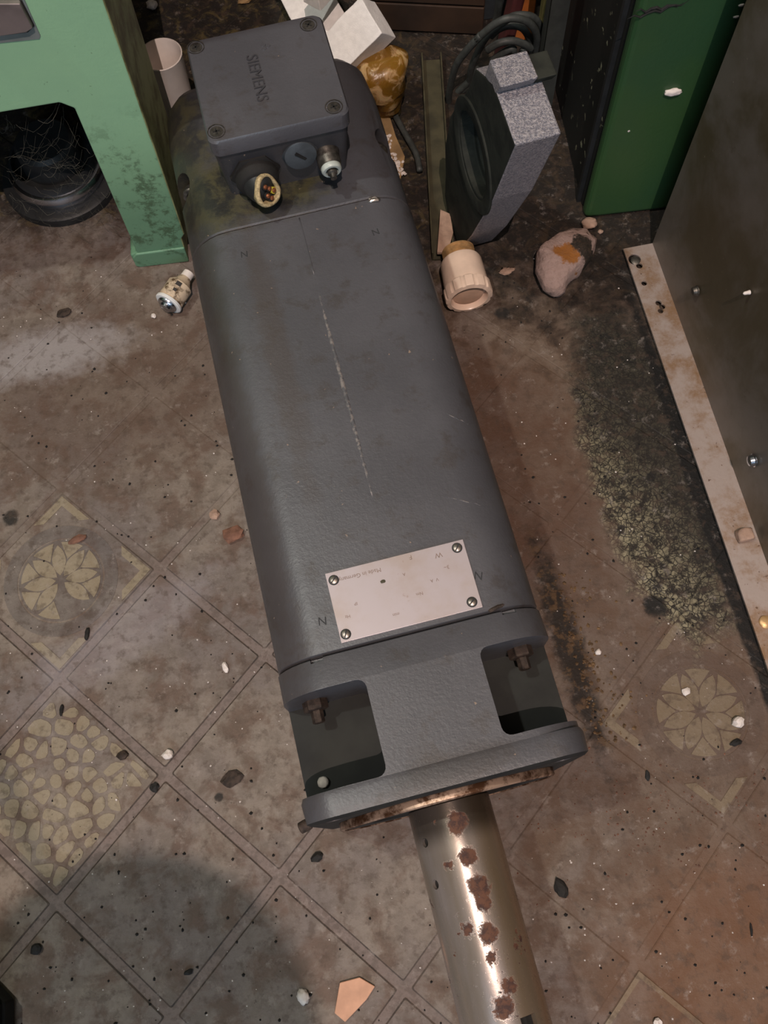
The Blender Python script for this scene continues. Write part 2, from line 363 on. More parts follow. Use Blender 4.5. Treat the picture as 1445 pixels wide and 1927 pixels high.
# galvanised stained sheet and rusty strip
s = N('stained_sheet_steel').geo(); n = s.noise(9, 6, .65, .4); n2 = s.noise(70, 6, .7)
col = s.mix(s.ramp(n, .4, .62), srgb(112, 104, 96), srgb(88, 78, 60))
col = s.mix(s.math('MULTIPLY', s.ramp(n2, .6, .75), .5), col, srgb(78, 68, 50))
col = s.mix(s.math('MULTIPLY', s.ramp(s.noise(500, 2), .74, .78), .5), col, srgb(190, 180, 160))
m_sheet = s.fin(col, s.math('ADD', .34, s.math('MULTIPLY', n2, .25)), 0.3, s.bump(s.noise(40, 4), .08, .002), .5)
s = N('rust_spotted_strip').geo(); n = s.noise(26, 6, .75, .1); n2 = s.noise(240, 4, .6)
col = s.mix(s.ramp(n, .40, .66), srgb(172, 158, 150), srgb(142, 112, 84))
col = s.mix(s.math('MULTIPLY', s.ramp(n2, .66, .72), .8), col, srgb(84, 52, 34))
m_strip = s.fin(col, .5, 0.45, s.bump(n2, .2, .0006), .5)
# nameplate and shaft
s = N('nameplate_aluminium'); n = s.noise(26, 5, .6); n2 = s.noise(150, 5, .7)
col = s.mix(s.ramp(n, .4, .65), srgb(180, 170, 172), srgb(172, 158, 152))
col = s.mix(s.math('MULTIPLY', s.ramp(n2, .64, .72), .45), col, srgb(140, 112, 92))
m_plate = s.fin(col, .42, .35, s.bump(n2, .08, .0003), .5)
s = N('rust_spotted_shaft_steel'); n = s.noise(48, 6, .62, .2); n2 = s.noise(260, 5, .7); n5 = s.noise(16, 4, .6)
rust = s.math('MAXIMUM', s.ramp(n, .63, .65), s.math('MULTIPLY', s.ramp(n2, .60, .68), s.ramp(n5, .45, .6)))
MB_ = Matrix.Translation((0.01695, 0.02247, 0)) @ Matrix.Rotation(0.136, 4, 'Z'); nd = s.noise(260, 4, .7)
for (px_, py_, r_) in ((860, 1548, .0055), (880, 1612, .0048), (843, 1628, .0024), (903, 1668, .0060), (910, 1700, .0045), (880, 1748, .0036), (919, 1757, .0052), (948, 1895, .0055), (960, 1856, .004), (925, 1800, .0028)):
    q_ = MB_.inverted() @ at(px_, py_, .100)
    v_ = s.new('ShaderNodeVectorMath', operation='DISTANCE'); s.l.new(s.co, v_.inputs[0]); v_.inputs[1].default_value = (q_.x, q_.y, .0775+math.sqrt(max(0, .0243**2-q_.x**2)))
    rust = s.math('MAXIMUM', rust, s.ramp(s.math('ADD', v_.outputs[1], s.math('MULTIPLY', s.math('SUBTRACT', nd, .5), .011)), r_*1.25, r_*.80))
rc = s.mix(s.ramp(n2, .4, .6), srgb(96, 62, 44), srgb(62, 40, 34))
sc_ = s.mix(s.ramp(s.noise(20, 5, .6, 0, s.mapping(s.co, scale=(1, .2, 1))), .4, .65), srgb(182, 172, 168), srgb(150, 138, 122))
XS = s.xyz(); sc_ = s.mix(s.math('MULTIPLY', s.ramp(s.math('ADD', XS[0], s.math('MULTIPLY', n5, .012)), .008, .020), .7), sc_, srgb(132, 108, 74)); sc_ = s.mix(s.math('MULTIPLY', s.ramp(XS[1], -.030, -.016), .8), sc_, srgb(50, 40, 30))
m_shaft = s.fin(s.mix(rust, sc_, rc), s.math('ADD', .27, s.math('MULTIPLY', rust, .5)), s.math('SUBTRACT', .62, s.math('MULTIPLY', rust, .55)), s.bump(s.math('ADD', s.math('MULTIPLY', rust, -.5), s.math('MULTIPLY', n2, .3)), .3, .0005))
s = N('worn_copper_toned_ring'); n = s.noise(90, 5, .7)
m_ring = s.fin(s.mix(s.ramp(n, .4, .6), srgb(206, 176, 154), srgb(96, 66, 46)), .4, .7)
# stone
s = N('pinkish_broken_brick').geo(); n = s.noise(34, 2, .6, .3); n2 = s.noise(300, 5, .7)
q_ = at(1064, 488, .015); q2_ = at(1092, 476, .012)
col = s.mix(s.spot(q_.x, q_.y, .008, .011, .6, .3, .9, 130), srgb(172, 148, 138), srgb(158, 104, 52))
col = s.mix(s.spot(q2_.x+.002, q2_.y-.003, .009, .013, .5, .3, .9, 120), col, srgb(52, 48, 42))
m_stone = s.fin(s.mix(s.math('MULTIPLY', s.ramp(n2, .4, .7), .3), col, srgb(120, 96, 80)), .9, 0, s.bump(n2, .7, .002), .2)

# ------------------------------------------------------------------ room shell
def struct(name, bm, m, parent=None): return link(name, bm, m, parent, kind='structure')
b = B(); box(b, (0, -0.45, -0.0306), (3.2, 3.1, 0.06)); floor = struct('floor', b, m_joint)
b = B(); box(b, (0, 1.13, 1.3), (3.2, 0.06, 2.6)); struct('wall_back', b, m_wall)
b = B(); box(b, (-1.63, -0.45, 1.3), (0.06, 3.1, 2.6)); struct('wall_left', b, m_wall)
b = B(); box(b, (1.63, -0.45, 1.3), (0.06, 3.1, 2.6)); struct('wall_right', b, m_wall)
b = B(); box(b, (0, -2.03, 1.3), (3.2, 0.06, 2.6)); struct('wall_front', b, m_wall)
b = B(); box(b, (0, -0.45, 2.63), (3.3, 3.2, 0.06)); struct('ceiling', b, m_ceil)

# floor tiles, 104 mm squares laid diagonally, with recessed joints
H = 0.0735
def tc(i, j): return Vector((-0.169+H*(i+j), 0.060+H*(j-i), 0))      # grid corner
def make_tile(name='tile'):
    g = 0.0030; L = H*math.sqrt(2)/2-g
    b = B(); pts = rrect(L, L, 0.0012, 2)
    b2 = [(p[0], p[1]) for p in pts]
    K = (L-.0009)/L
    loft(b, [[(x, y, -0.0006) for x, y in b2], [(x, y, -0.0003) for x, y in b2], [(x*K, y*K, 0.0) for x, y in b2]])
    o = link(name, b, m_floor, floor); o.data.materials.append(m_edge)
    for p in o.data.polygons:
        if abs(p.normal.z) < .98: p.material_index = 1
    return o
t0 = make_tile(); first = True; tiles = {}
for i in range(-6, 9):
    for j in range(-3, 12):
        p = (tc(i, j)+tc(i+1, j+1))/2
        if not (-0.62 < p.x < 0.62 and -0.24 < p.y < 1.05): continue
        if first: o = t0; first = False
        else: o = t0.copy(); C.objects.link(o)
        o.parent = floor; o.location = (p.x, p.y, 0); o.rotation_euler = (0, 0, math.pi/4); tiles[(i, j)] = o
# rest of the floor beyond the tiles laid piece by piece
b = B()
for (x0, x1, y0, y1) in ((-1.6, -0.70, -2, 1.1), (0.70, 1.6, -2, 1.1), (-0.70, 0.70, -2, -0.32)):
    poly(b, [(x0, y0), (x1, y0), (x1, y1), (x0, y1)], -0.0007, -0.0002)
link('linoleum_sheet', b, m_floor, floor)
RH = 0.00045
def inlay_bm(pts, h=RH):
    b = B(); prism(b, pts, lambda a, c: (a, c, 0), lambda a, c: (a, c, h)); return b
def lens(r0, r1, wd, ang, n=7):
    up = []; dn = []
    for k in range(n+1):
        t = k/n; r = r0+(r1-r0)*t; w = wd*math.sin(math.pi*t)**0.8
        up.append((r, w)); 
        if 0 < k < n: dn.append((r, -w))
    pts = up+dn[::-1]; ca, sa = math.cos(ang), math.sin(ang)
    return [(x*ca-y*sa, x*sa+y*ca) for x, y in pts]
def flower(tile, rot, R=0.0295, skip=()):
    for k in range(8):
        a = rot+k*math.pi/4
        if k not in skip: link('petal', inlay_bm(lens(0.0035, R*0.93, 0.0052, a)), m_inlay, tile)
        # curved wedge between two petals
        if k % 1 == 0 and k not in skip:
            a2 = a+math.pi/8; pts = [(R*0.56*math.cos(a2), R*0.56*math.sin(a2))]
            for q in range(6):
                aa = a+0.10+(math.pi/4-0.20)*q/5; pts.append((R*math.cos(aa), R*math.sin(aa)))
            link('wedge', inlay_bm(pts), m_inlay, tile)
    b = B(); lathe(b, [(R*1.06, 0), (R*1.06, .00012)], (0, 0, 0), (0, 0, 1), 40); link('pattern_ground', b, m_ground, tile)
    b = B(); n = 48                                   # ring round the flower
    for r0, r1 in ((0.0325, 0.0425),):
        A = [b.verts.new((r0*math.cos(2*math.pi*q/n), r0*math.sin(2*math.pi*q/n), RH*.6)) for q in range(n)]
        D = [b.verts.new((r1*math.cos(2*math.pi*q/n), r1*math.sin(2*math.pi*q/n), RH*.6)) for q in range(n)]
        A0 = [b.verts.new((v.co.x, v.co.y, 0)) for v in A]; D0 = [b.verts.new((v.co.x, v.co.y, 0)) for v in D]
        for q in range(n):
            w = (q+1) % n; b.faces.new((A[q], A[w], D[w], D[q])); b.faces.new((A0[q], A0[w], A[w], A[q])); b.faces.new((D[q], D[w], D0[w], D0[q]))
    link('ring_relief', b, m_ground, tile)
def corners(tile, L=0.047, w=0.0055, ln=0.03, which=(0, 1, 2, 3)):
    for k in which:
        R = Matrix.Rotation(k*math.pi/2, 2); pts = [(L, L), (L-ln, L), (L-ln+w, L-w), (L-w, L-w), (L-w, L-ln+w), (L, L-ln)]
        link('corner_band', inlay_bm([tuple(R @ Vector(p)) for p in pts]), m_inlay, tile)
for key, rot, skip in (((2, 2), 0.25, ()), ((-2, 0), 0.1, (5,))):
    flower(tiles[key], rot, skip=skip); corners(tiles[key])
# cobble-pattern tile
rnd = random.Random(3); ct = tiles[(-1, -1)]
L = 0.0455; sites = []
for q in range(4000):
    c = Vector((rnd.uniform(-L, L), rnd.uniform(-L, L))); rr_ = rnd.choice((.008, .011, .016))
    if all((c-o_).length > rr_ for o_ in sites): sites.append(c)
    if len(sites) >= 62: break
for k, c in enumerate(sites):
    cell = [Vector(v) for v in ((-L, -L), (L, -L), (L, L), (-L, L))]
    for o_ in sites:
        if o_ is c: continue
        nrm_ = (o_-c).normalized(); mid = (o_+c)/2 - nrm_*0.0007; new = []
        for e in range(len(cell)):
            p_, q_ = cell[e], cell[(e+1) % len(cell)]; dp, dq = (p_-mid).dot(nrm_), (q_-mid).dot(nrm_)
            if dp <= 0: new.append(p_)
            if (dp < 0) != (dq < 0) and abs(dp-dq) > 1e-9: new.append(p_.lerp(q_, dp/(dp-dq)))
        cell = new
        if len(cell) < 3: break
    if len(cell) < 3 or rnd.random() < .10: continue
    pts = []
    for e in range(len(cell)):                          # worn, rounded corners
        a_, b_, d_ = cell[e-1], cell[e], cell[(e+1) % len(cell)]
        pts += [tuple(b_.lerp(a_, .24)), tuple(b_.lerp(d_, .24))]
    sc_f = rnd.uniform(.80, .97); pts = [(c.x+(x-c.x)*sc_f, c.y+(y-c.y)*sc_f) for x, y in pts]
    link('cobble_relief', inlay_bm(pts, 0.0004), m_inlay, ct)
# straight raised bands seen in the worn tiles at lower right
for key in ((3, 0),):
    if key in tiles: corners(tiles[key], 0.0485, 0.003, 0.07, (0, 2))

# ------------------------------------------------------------------ MOTOR
YAW = 0.136
motor = empty('electric_motor', 'long dark grey square electric motor with bare steel shaft, lying on the floor', 'motor', (0.01695, 0.02247, 0), YAW)
def sect(hw, z0, z1, r, n=7):
    zc = (z0+z1)/2; return [(x, y+zc) for x, y in rrect(hw, (z1-z0)/2, r, n)]
def seg(name, secs, mat, parent=motor, smooth='angle', bevel=0):
    b = B(); loft(b, [[Vector((x, t, z)) for x, z in sc2] for t, sc2 in secs]); return link(name, b, mat, parent, smooth, bevel=bevel)
SZ = (0.0078, 0.1470); HW = 0.0768
def S(k=0.0, r=0.029): return sect(HW-k, SZ[0]+k, SZ[1]-k, max(0.004, r-k))
body = seg('stator_body', [(0.0842, S(.0012)), (0.0850, S()), (0.3695, S()), (0.3705, S(.0010))], m_motor)
rear = seg('rear_end_bell', [(0.3712, S(.0013)), (0.3722, S(.0003)), (0.470, S(.0006)), (0.494, S(.003)), (0.504, S(.009)), (0.507, S(.016))], m_motor2)
cb = B()
for sx in (-1, 1):
    lathe(cb, [(0.0125, -0.02), (0.0125, 0.02)], (sx*0.0735, 0.424, 0.131), (sx*0.6, -0.12, 0.9), 24)
boolean(rear, cb); auto(rear)
for sx in (-1, 1):
    b = B(); d = Vector((sx*0.3, -1, 0.35)).normalized()
    lathe(b, [(0.0062, 0), (0.0066, .001), (0.0066, 0.006), (0.0058, .0068), (0.0035, 0.0068), (0.0032, .004)], (sx*0.0655, 0.430, 0.1215), d, 18)
    link('recessed_bolt', b, m_screw, motor, 'angle')
b = B(); lathe(b, [(0.030, 0), (0.030, .012), (0.027, .016), (0.012, .016)], (0.028, 0.500, 0.105), (0, 1, 0), 36); link('encoder_cap', b, m_rubber, motor, 'angle')
# front housing with four corner pockets
front = seg('front_housing', [(0.0125, sect(.0770, .0005, .154, .026)), (0.0660, sect(.0770, .002, .1515, .028)), (0.0826, S(-.0006)), (0.0834, S(.0012))], m_motor)
cb = B()
def pocket(s0, s1, z0, z1, t0=0.0140, t1=0.0655, r=0.005):
    pts = rrect((s1-s0)/2, (t1-t0)/2, r, 4, (s0+s1)/2, (t0+t1)/2)
    prism(cb, pts, lambda a, c: (a, c, z0), lambda a, c: (a, c, z1))
pocket(-0.12, -0.0290, 0.104, 0.2); pocket(0.0340, 0.12, 0.104, 0.2, 0.0175, 0.0655)
pocket(-0.12, -0.0290, -0.05, 0.050); pocket(0.0340, 0.12, -0.05, 0.050)
boolean(front, cb)
cb = B()
box(cb, (-0.052, 0.084, 0.152), (0.007, 0.0065, 0.02)); box(cb, (0.0565, 0.084, 0.152), (0.008, 0.0065, 0.02))
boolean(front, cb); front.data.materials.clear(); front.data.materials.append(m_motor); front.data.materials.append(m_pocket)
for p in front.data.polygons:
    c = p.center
    if abs(c.x) > 0.027 and 0.013 < c.y < 0.0655 and 0.03 < c.z < 0.125 and abs(p.normal.z) > 0.9: p.material_index = 1  # pocket floors coloured dark to stand in for their shade
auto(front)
front.modifiers.new('bevel', 'BEVEL').width = 0.0008; front.modifiers['bevel'].limit_method = 'ANGLE'; front.modifiers['bevel'].segments = 2
# flange plate
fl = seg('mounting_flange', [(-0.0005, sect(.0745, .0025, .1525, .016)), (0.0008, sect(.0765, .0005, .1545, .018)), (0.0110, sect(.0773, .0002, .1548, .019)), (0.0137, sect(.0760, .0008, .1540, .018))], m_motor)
cb = B()
for sx in (-1, 1):
    for z in (0.015, 0.139): lathe(cb, [(0.0052, -0.01), (0.0052, 0.03)], (sx*0.062, 0, z), (0, 1, 0), 16)
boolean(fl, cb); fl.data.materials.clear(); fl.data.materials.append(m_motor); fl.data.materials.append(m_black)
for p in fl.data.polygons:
    if p.normal.y < -.8: p.material_index = 1  # flange front coloured black to stand in for its shade
auto(fl)
b = B(); lathe(b, [(0.064, 0.0), (0.0645, -0.0006), (0.0645, -0.0042), (0.0634, -0.0050), (0.0622, -0.0048), (0.0620, -0.002), (0.030, -0.002)], (0, -0.0004, 0.0775), (0, 1, 0), 72)
link('spigot_ring', b, m_ring, motor, 'angle')
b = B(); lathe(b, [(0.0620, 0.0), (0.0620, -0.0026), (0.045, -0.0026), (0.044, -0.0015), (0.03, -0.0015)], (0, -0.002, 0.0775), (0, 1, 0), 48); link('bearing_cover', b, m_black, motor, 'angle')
# bolt and nut in each upper pocket
for sx, dz in ((-1, 0), (1, 0)):
    b = B(); lathe(b, [(0.0068, 0), (0.0072, -.0005), (0.0072, -.006), (0.0062, -.0065), (0.0036, -.0065), (0.0036, -.013), (0.003, -.0135)], (sx*0.0600, 0.0662, 0.120), (0, 1, 0), 6)
    link('hex_bolt', b, m_rustbolt, motor)
b = B(); lathe(b, [(0.0030, 0), (0.0032, -.003), (0.0030, -.006), (0.002, -.0065)], (-0.0755, 0.002, 0.128), (1, 0.25, 0), 12); link('flange_stud', b, m_rustbolt, motor, 'angle')
# stray chips of bare metal in the seams
b = B(); blob(b, (0.0505, 0.3685, 0.1474), (.004, .0022, .0014), 4, .5, 2); link('seam_burr', b, m_steel, motor)
b = B(); blob(b, (0.050, 0.0855, 0.1468), (.005, .0012, .0008), 9, .5, 2, .15); link('seam_burr', b, m_rustbolt, motor)
# casting line along the top
b = B(); pts = [Vector((0, 0.166+0.150*k/30, SZ[1]-0.0012+0.00015*math.sin(k*2.1))) for k in range(31)]
tube(b, pts, lambda t: 0.0012+0.0006*math.sin(math.pi*min(1, t*1.05)), 12); link('casting_seam', b, m_scuff, motor, True)
b = B(); pts = [Vector((0.0002, 0.323+0.045*k/10, SZ[1]-0.00055)) for k in range(11)]; tube(b, pts, 0.0008, 6); link('casting_seam', b, m_motor2, motor, True)
# scratches on the right shoulder
for (x0, y0, x1, y1) in ((822, 936, 905, 961), (840, 783, 880, 803)):
    iv = motor.matrix_basis.inverted(); p = iv @ at(x0, y0, .143); q = iv @ at(x1, y1, .136)
    def top(x): 
        d = abs(x)-(HW-.029); return SZ[1] if d <= 0 else SZ[1]-.029+math.sqrt(max(0, .029**2-d*d))
    P = []
    for k in range(8):
        v = p.lerp(q, k/7); P.append(Vector((v.x+.0003*random.uniform(-1, 1), v.y+.0005*random.uniform(-1, 1), top(v.x)-.0001)))
    b = B(); tube(b, P, lambda t: .0001+.00022*math.sin(math.pi*t), 5); link('scratch_mark', b, m_scuff, motor)

def text_bm(txt, size, depth, loc, rot, parent, name, mat, sx=1.0):
    cu = bpy.data.curves.new(name, 'FONT'); cu.body = txt; cu.size = size; cu.extrude = depth; cu.align_x = 'CENTER'; cu.align_y = 'CENTER'
    cu.resolution_u = 3; o = bpy.data.objects.new('t', cu); C.objects.link(o); bpy.context.view_layer.update()
    me = bpy.data.meshes.new_from_object(o.evaluated_get(bpy.context.evaluated_depsgraph_get())); bpy.data.objects.remove(o); bpy.data.curves.remove(cu)
    me.materials.clear(); me.materials.append(mat); r = bpy.data.objects.new(name, me); C.objects.link(r)
    r.parent = parent; r.location = loc; r.rotation_euler = (0, 0, rot); r.scale = (sx, 1, 1); return r
for (x, y, r) in ((-0.0401, 0.3497, -.1), (0.0456, 0.3434, .1), (-0.0442, 0.102, -.12), (0.0458, 0.1052, -.35)):
    text_bm('N', 0.0066, 0.0001, (x, y, SZ[1]+.00006), r, motor, 'stamped_letter', m_stamp)

# nameplate
np_ = B(); box(np_, (0.0032, 0.1078, SZ[1]+0.0005), (0.0800, 0.0405, 0.0011)); plate = link('nameplate', np_, m_plate, motor, bevel=0.0002)
ZP = SZ[1]+.00108
def slot_screw(x, y, ang, r=0.0024):
    b = B(); lathe(b, [(r*.8, 0), (r, .0002), (r, .0008), (r*.8, .0011), (0.0002, .0012)], (x, y, ZP-.0001), (0, 0, 1), 20)
    o = link('slotted_screw', b, m_steel, plate, 'angle')
    b = B(); box(b, (x, y, ZP+.0011), (r*1.9, .0006, .0003), Matrix.Rotation(ang, 3, 'Z')); 
    lathe(b, [(r*1.25, 0), (r*1.25, .0001)], (x, y, ZP-.00005), (0, 0, 1), 20); return b
bb = []
for (u, v, a) in ((-.0368+.0040, .1277-.0045, .75), (.0432-.0045, .1277-.0038, .95), (-.0368+.0035, .0877+.0040, 1.2), (.0432-.0050, .0877+.0040, .7)):
    b = slot_screw(u, v, a); link('screw_slot', b, m_stamp, plate)
m_faint = simple('worn_print', srgb(128, 108, 96), .6, .2)
for (tx, x, y, sz) in (('Made in Germany', -.018, .1225, .0034), ('W', .0275, .1225, .0042), ('F', .012, .1252, .0036), ('V  A', .0215, .109, .0026), ('1FT5', .030, .1145, .0030), ('Nm', .0115, .1035, .0026), ('min', -.004, .0955, .0026), ('A', .006, .1165, .0026), ('IP', -.024, .107, .0026), ('Hz', -.030, .101, .0026)):
    if tx == '1FT5': tx = '3~'
    text_bm(tx, sz, .00002, (x, y, ZP+.00003), math.pi, plate, 'faded_print', m_faint)
b = B(); blob(b, (-.0065, .1155, ZP+.00002), (.0016, .0010, .0001), 3, .3, 2); link('rust_spot', b, m_olive, plate)

# terminal box on top
ZB = 0.146
def bs(hx, hy, r, cx=0.0002, cy=0.4305): return rrect(hx, hy, r, 5, cx, cy)
b = B(); loft(b, [[Vector((x, y, z)) for x, y in bs(hx, hy, .005, cy=cy)] for z, hx, hy, cy in ((ZB-.008, .0395, .0355, .434), (ZB+.006, .040, .036, .4335), (ZB+.043, .0425, .0405, .4315), (ZB+.0455, .0425, .0405, .4315))])
tbox = link('terminal_box', b, m_boxdark, motor, 'angle')
b = B(); loft(b, [[Vector((x, y, z)) for x, y in bs(hx, hy, .006)] for z, hx, hy in ((ZB+.0458, .0424, .0404), (ZB+.0465, .0436, .0416), (ZB+.0572, .0438, .0418), (ZB+.0586, .0428, .0408))])
lid = link('box_lid', b, m_motor, tbox, 'angle')
ZL = ZB+.0586
for (x, y, a) in ((-.0378, .4660, .2), (.0345, .4640, .9), (-.0372, .3970, .1), (.0352, .3955, .3)):
    b = B(); lathe(b, [(.0052, 0), (.0055, .0007), (.0050, .0007), (.0049, -.0002), (.0043, -.0002), (.0040, .0004), (.0002, .0006)], (x, y, ZL-.0002), (0, 0, 1), 28)
    link('cross_head_screw', b, m_screw, tbox, 'angle')
    b = B(); box(b, (x, y, ZL+.0003), (.0044, .0009, .0005), Matrix.Rotation(a, 3, 'Z')); box(b, (x, y, ZL+.0003), (.0009, .0044, .0005), Matrix.Rotation(a, 3, 'Z')); link('cross_recess', b, m_black, tbox)
w = text_bm('SIEMENS', 0.0105, 0.00045, (-.0055, .4308, ZL+.0001), -math.pi/2, tbox, 'embossed_lettering', m_letters, 0.98)
b = B()
for k in range(3):
    a = 2*math.pi*k/3; lathe(b, [(.0017, 0), (.0015, .0004)], (.0045+.0018*math.cos(a), .4545+.0018*math.sin(a), ZL-.00005), (0, 0, 1), 8)
link('embossed_emblem', b, m_motor2, tbox)
# blanking plug
FY = .3945
b = B(); lathe(b, [(.0118, 0), (.0118, .002), (.0105, .0035), (.0103, .0058), (.0098, .0062), (.0002, .0062)], (.0098, FY+.001, .1765), (0, -1, .12), 36); plug = link('blanking_plug', b, m_plugpaint, tbox, 'angle')
b = B(); box(b, (.0098, FY-.0051, .1773), (.0085, .0014, .0018), Matrix.Rotation(.80, 3, 'Y')); link('plug_slot', b, m_black, tbox)
# large gland with chopped cable
g0 = Vector((-.0205, FY+.002, .168)); gd = Vector((.04, -1, -.10)).normalized()
b = B(); lathe(b, [(.0165, 0), (.0165, .004), (.0150, .005)], g0, gd, 6); lathe(b, [(.0138, .004), (.0140, .009), (.0125, .012), (.0112, .013)], g0, gd, 28); link('gland_nut', b, m_black, tbox, 'angle')
pts = curve([g0+gd*.010, g0+gd*.013, g0+gd*.0160+Vector((.001, 0, .0005)), g0+gd*.0185+Vector((.0035, -.0006, .0015))], 6)
b = B(); tube(b, pts, lambda t: .0108-.0022*t, 24); link('cable_stub', b, m_rubber, tbox, True)
ed = Vector((.62, -.62, .42)).normalized(); ec = pts[-1]+ed*.0005
b = B(); x, y, z = frame(ed)
for k in range(3): pass
lathe(b, [(.0086, -.004), (.0096, 0), (.0092, .0016), (.0078, .0020), (.0072, .0006), (.0068, -.002)], ec, ed, 28, lambda a, k: 1+.07*math.sin(3*a+1)+.10*abs(math.sin(a))); link('cable_sheath', b, m_sheath, tbox, True)
for k, (dx, dy, m) in enumerate(((-.0034, .0026, m_yellow), (.0008, -.0038, m_blackpaint), (.0026, .0016, m_blackpaint), (-.0012, -.0008, m_blackpaint), (.001, .0048, m_blackpaint))):
    b = B(); c = ec + x*dx + y*dy; lathe(b, [(.0022, -.003), (.0022, .0014), (.0016, .0016), (.0014, .001)], c, ed, 12); link('wire_insulation', b, m, tbox, 'angle')
    b = B(); lathe(b, [(.0015, -.002), (.0015, .0022), (.0004, .0027)], c, ed, 10); link('wire_core', b, m_copper, tbox, 'angle')
# small gland
g1 = Vector((.0268, FY+.002, .170)); gd1 = Vector((.02, -1, -.12)).normalized()
b = B(); lathe(b, [(.0078, 0), (.0082, .003), (.0076, .0045), (.0076, .011), (.0069, .013), (.0062, .0132)], g1, gd1, 24); link('gland_nut', b, m_screw, tbox, 'angle')
b = B(); lathe(b, [(.0062, .012), (.0066, .0135), (.0066, .0155), (.0058, .0165), (.0042, .0165), (.0040, .014)], g1, gd1, 24); link('gland_collar', b, m_nylon, tbox, 'angle')
b = B(); lathe(b, [(.0032, .012), (.0032, .018), (.0022, .0185), (.0021, .0215), (.0004, .022)], g1, gd1, 14); link('cable_core', b, m_screw, tbox, 'angle')

# shaft with long sleeve
cs = Vector((0, 0, .0775)); b = B()
lathe(b, [(.0180, .004), (.0180, -.004), (.0235, -.0042), (.0243, -.005), (.0243, -.166), (.0235, -.1675), (.013, -.1675)], cs, (0, 1, 0), 72)
shaft = link('shaft', b, m_shaft, motor, 'angle')
cb = B()
for t in (-.0225, -.0450):
    an = math.radians(141); d = Vector((math.cos(an), 0, math.sin(an))); lathe(cb, [(.0026, .015), (.0026, .03)], cs+Vector((0, t, 0)), d, 20)
an = math.radians(62); d = Vector((math.cos(an), 0, math.sin(an))); c = cs+Vector((0, -.1235, 0))+d*.024
box(cb, c, (.0095, .0125, .012), Matrix.Rotation(math.pi/2-an, 3, 'Y'))
boolean(shaft, cb); auto(shaft)
for t in (-.0225, -.0450):
    an = math.radians(141); d = Vector((math.cos(an), 0, math.sin(an))); b = B(); lathe(b, [(.0025, .018), (.0025, .0222)], cs+Vector((0, t, 0)), d, 20); link('hole_dark_insert', b, m_black, motor)  # added black discs that make the holes look dark inside
b = B(); lathe(b, [(.0205, .002), (.0205, -.1655)], cs, (0, 1, 0), 24); link('sleeve_bore', b, m_black, motor)

# ------------------------------------------------------------------ LEFT green machine
YL = .474
gm = empty('green_machine', 'pale green cast machine base with a wide leg, standing at upper left', 'machine', (-.158, YL+.03, 0))
def loc(v): return Vector(v)-Vector((-.158, YL+.03, 0))
out = [(-.1385, .0), (-.1370, .0285), (-.1335, .0335), (-.1270, .249), (-.119, .52), (-.62, .52), (-.62, .176), (-.222, .176), (-.1795, .1785), (-.1720, .1725), (-.1770, .018), (-.1830, .0155), (-.1830, .0035), (-.1800, .0)]
b = B(); prism(b, out, lambda a, c: loc((a, YL, c)), lambda a, c: loc((a, YL+.075, c))); o = link('leg_casting', b, m_green, gm, bevel=.0016)
o.data.materials.append(m_greenside)
for p in o.data.polygons:
    if p.normal.x > .8: p.material_index = 1
b = B(); prism(b, [(-.1380, .0), (-.1374, .0185), (-.178, .0175), (-.1815, .0135), (-.1825, .002), (-.179, .0)], lambda a, c: loc((a, YL-.0015, c)), lambda a, c: loc((a, YL+.001, c))); link('foot_pad', b, m_green, gm, bevel=.0012)
q = [onp(x, y, (0, YL, 0), (0, 1, 0)) for x, y in ((38, -2), (62, 44), (50, 52), (-60, 68), (-90, -2))]
b = B(); prism(b, [(p.x, p.z) for p in q], lambda a, c: loc((a, YL-.004, c)), lambda a, c: loc((a, YL+.002, c))); link('cover_plate', b, simple('stained_steel_plate', srgb(122, 112, 110), .5, .5, .25, 40), gm, bevel=.0006)
q = [onp(x, y, (0, YL, 0), (0, 1, 0)) for x, y in ((46, -2), (76, 66), (74, 72), (-80, 88), (-110, -2))]
b = B(); prism(b, [(p.x, p.z) for p in q], lambda a, c: loc((a, YL-.0006, c)), lambda a, c: loc((a, YL+.002, c))); link('cover_bezel', b, simple('grey_bezel', srgb(110, 118, 116), .6, .1, .2, 60), gm)
q = [onp(x, y, (0, YL, 0), (0, 1, 0)) for x, y in ((41, -2), (65, 46), (53, 58), (-70, 74), (-95, -2))]
b = B(); prism(b, [(p.x, p.z) for p in q], lambda a, c: loc((a, YL-.0012, c)), lambda a, c: loc((a, YL+.002, c))); link('cover_gap', b, m_black, gm)
b = B(); box(b, loc((-.40, .70, .26)), (.46, .02, .52)); link('dark_backing', b, m_darkvoid, gm)  # added black sheet standing in for the darkness inside the base
b = B(); box(b, loc((-.40, .62, .30)), (.44, .12, .22)); link('dark_fill_box', b, m_darkvoid, gm)  # added black box that fills the opening with darkness
# round foot behind the leg
pc = at(120, 338); 
rf = empty('levelling_foot', 'round black machine foot with a shiny steel ring, under the pale green base', 'machine foot', pc)
Z0 = Vector((0, 0, 0)); U = (0, 0, 1)
b = B(); lathe(b, [(.050, 0), (.0505, .003), (.0505, .008), (.0485, .0095), (.040, .010), (.030, .010)], Z0, U, 64); link('base_disc', b, m_blackpaint, rf, 'angle')
b = B(); lathe(b, [(.0400, .010), (.0410, .012), (.0412, .018), (.0395, .0215), (.0370, .0225)], Z0, U, 64); link('steel_ring', b, m_chrome, rf, 'angle')
b = B(); lathe(b, [(.0370, .0215), (.036, .030), (.034, .030), (.0335, .024), (.026, .024), (.025, .045), (.022, .048), (.002, .049)], Z0, U, 48); link('rubber_core', b, m_rubber, rf, 'angle')
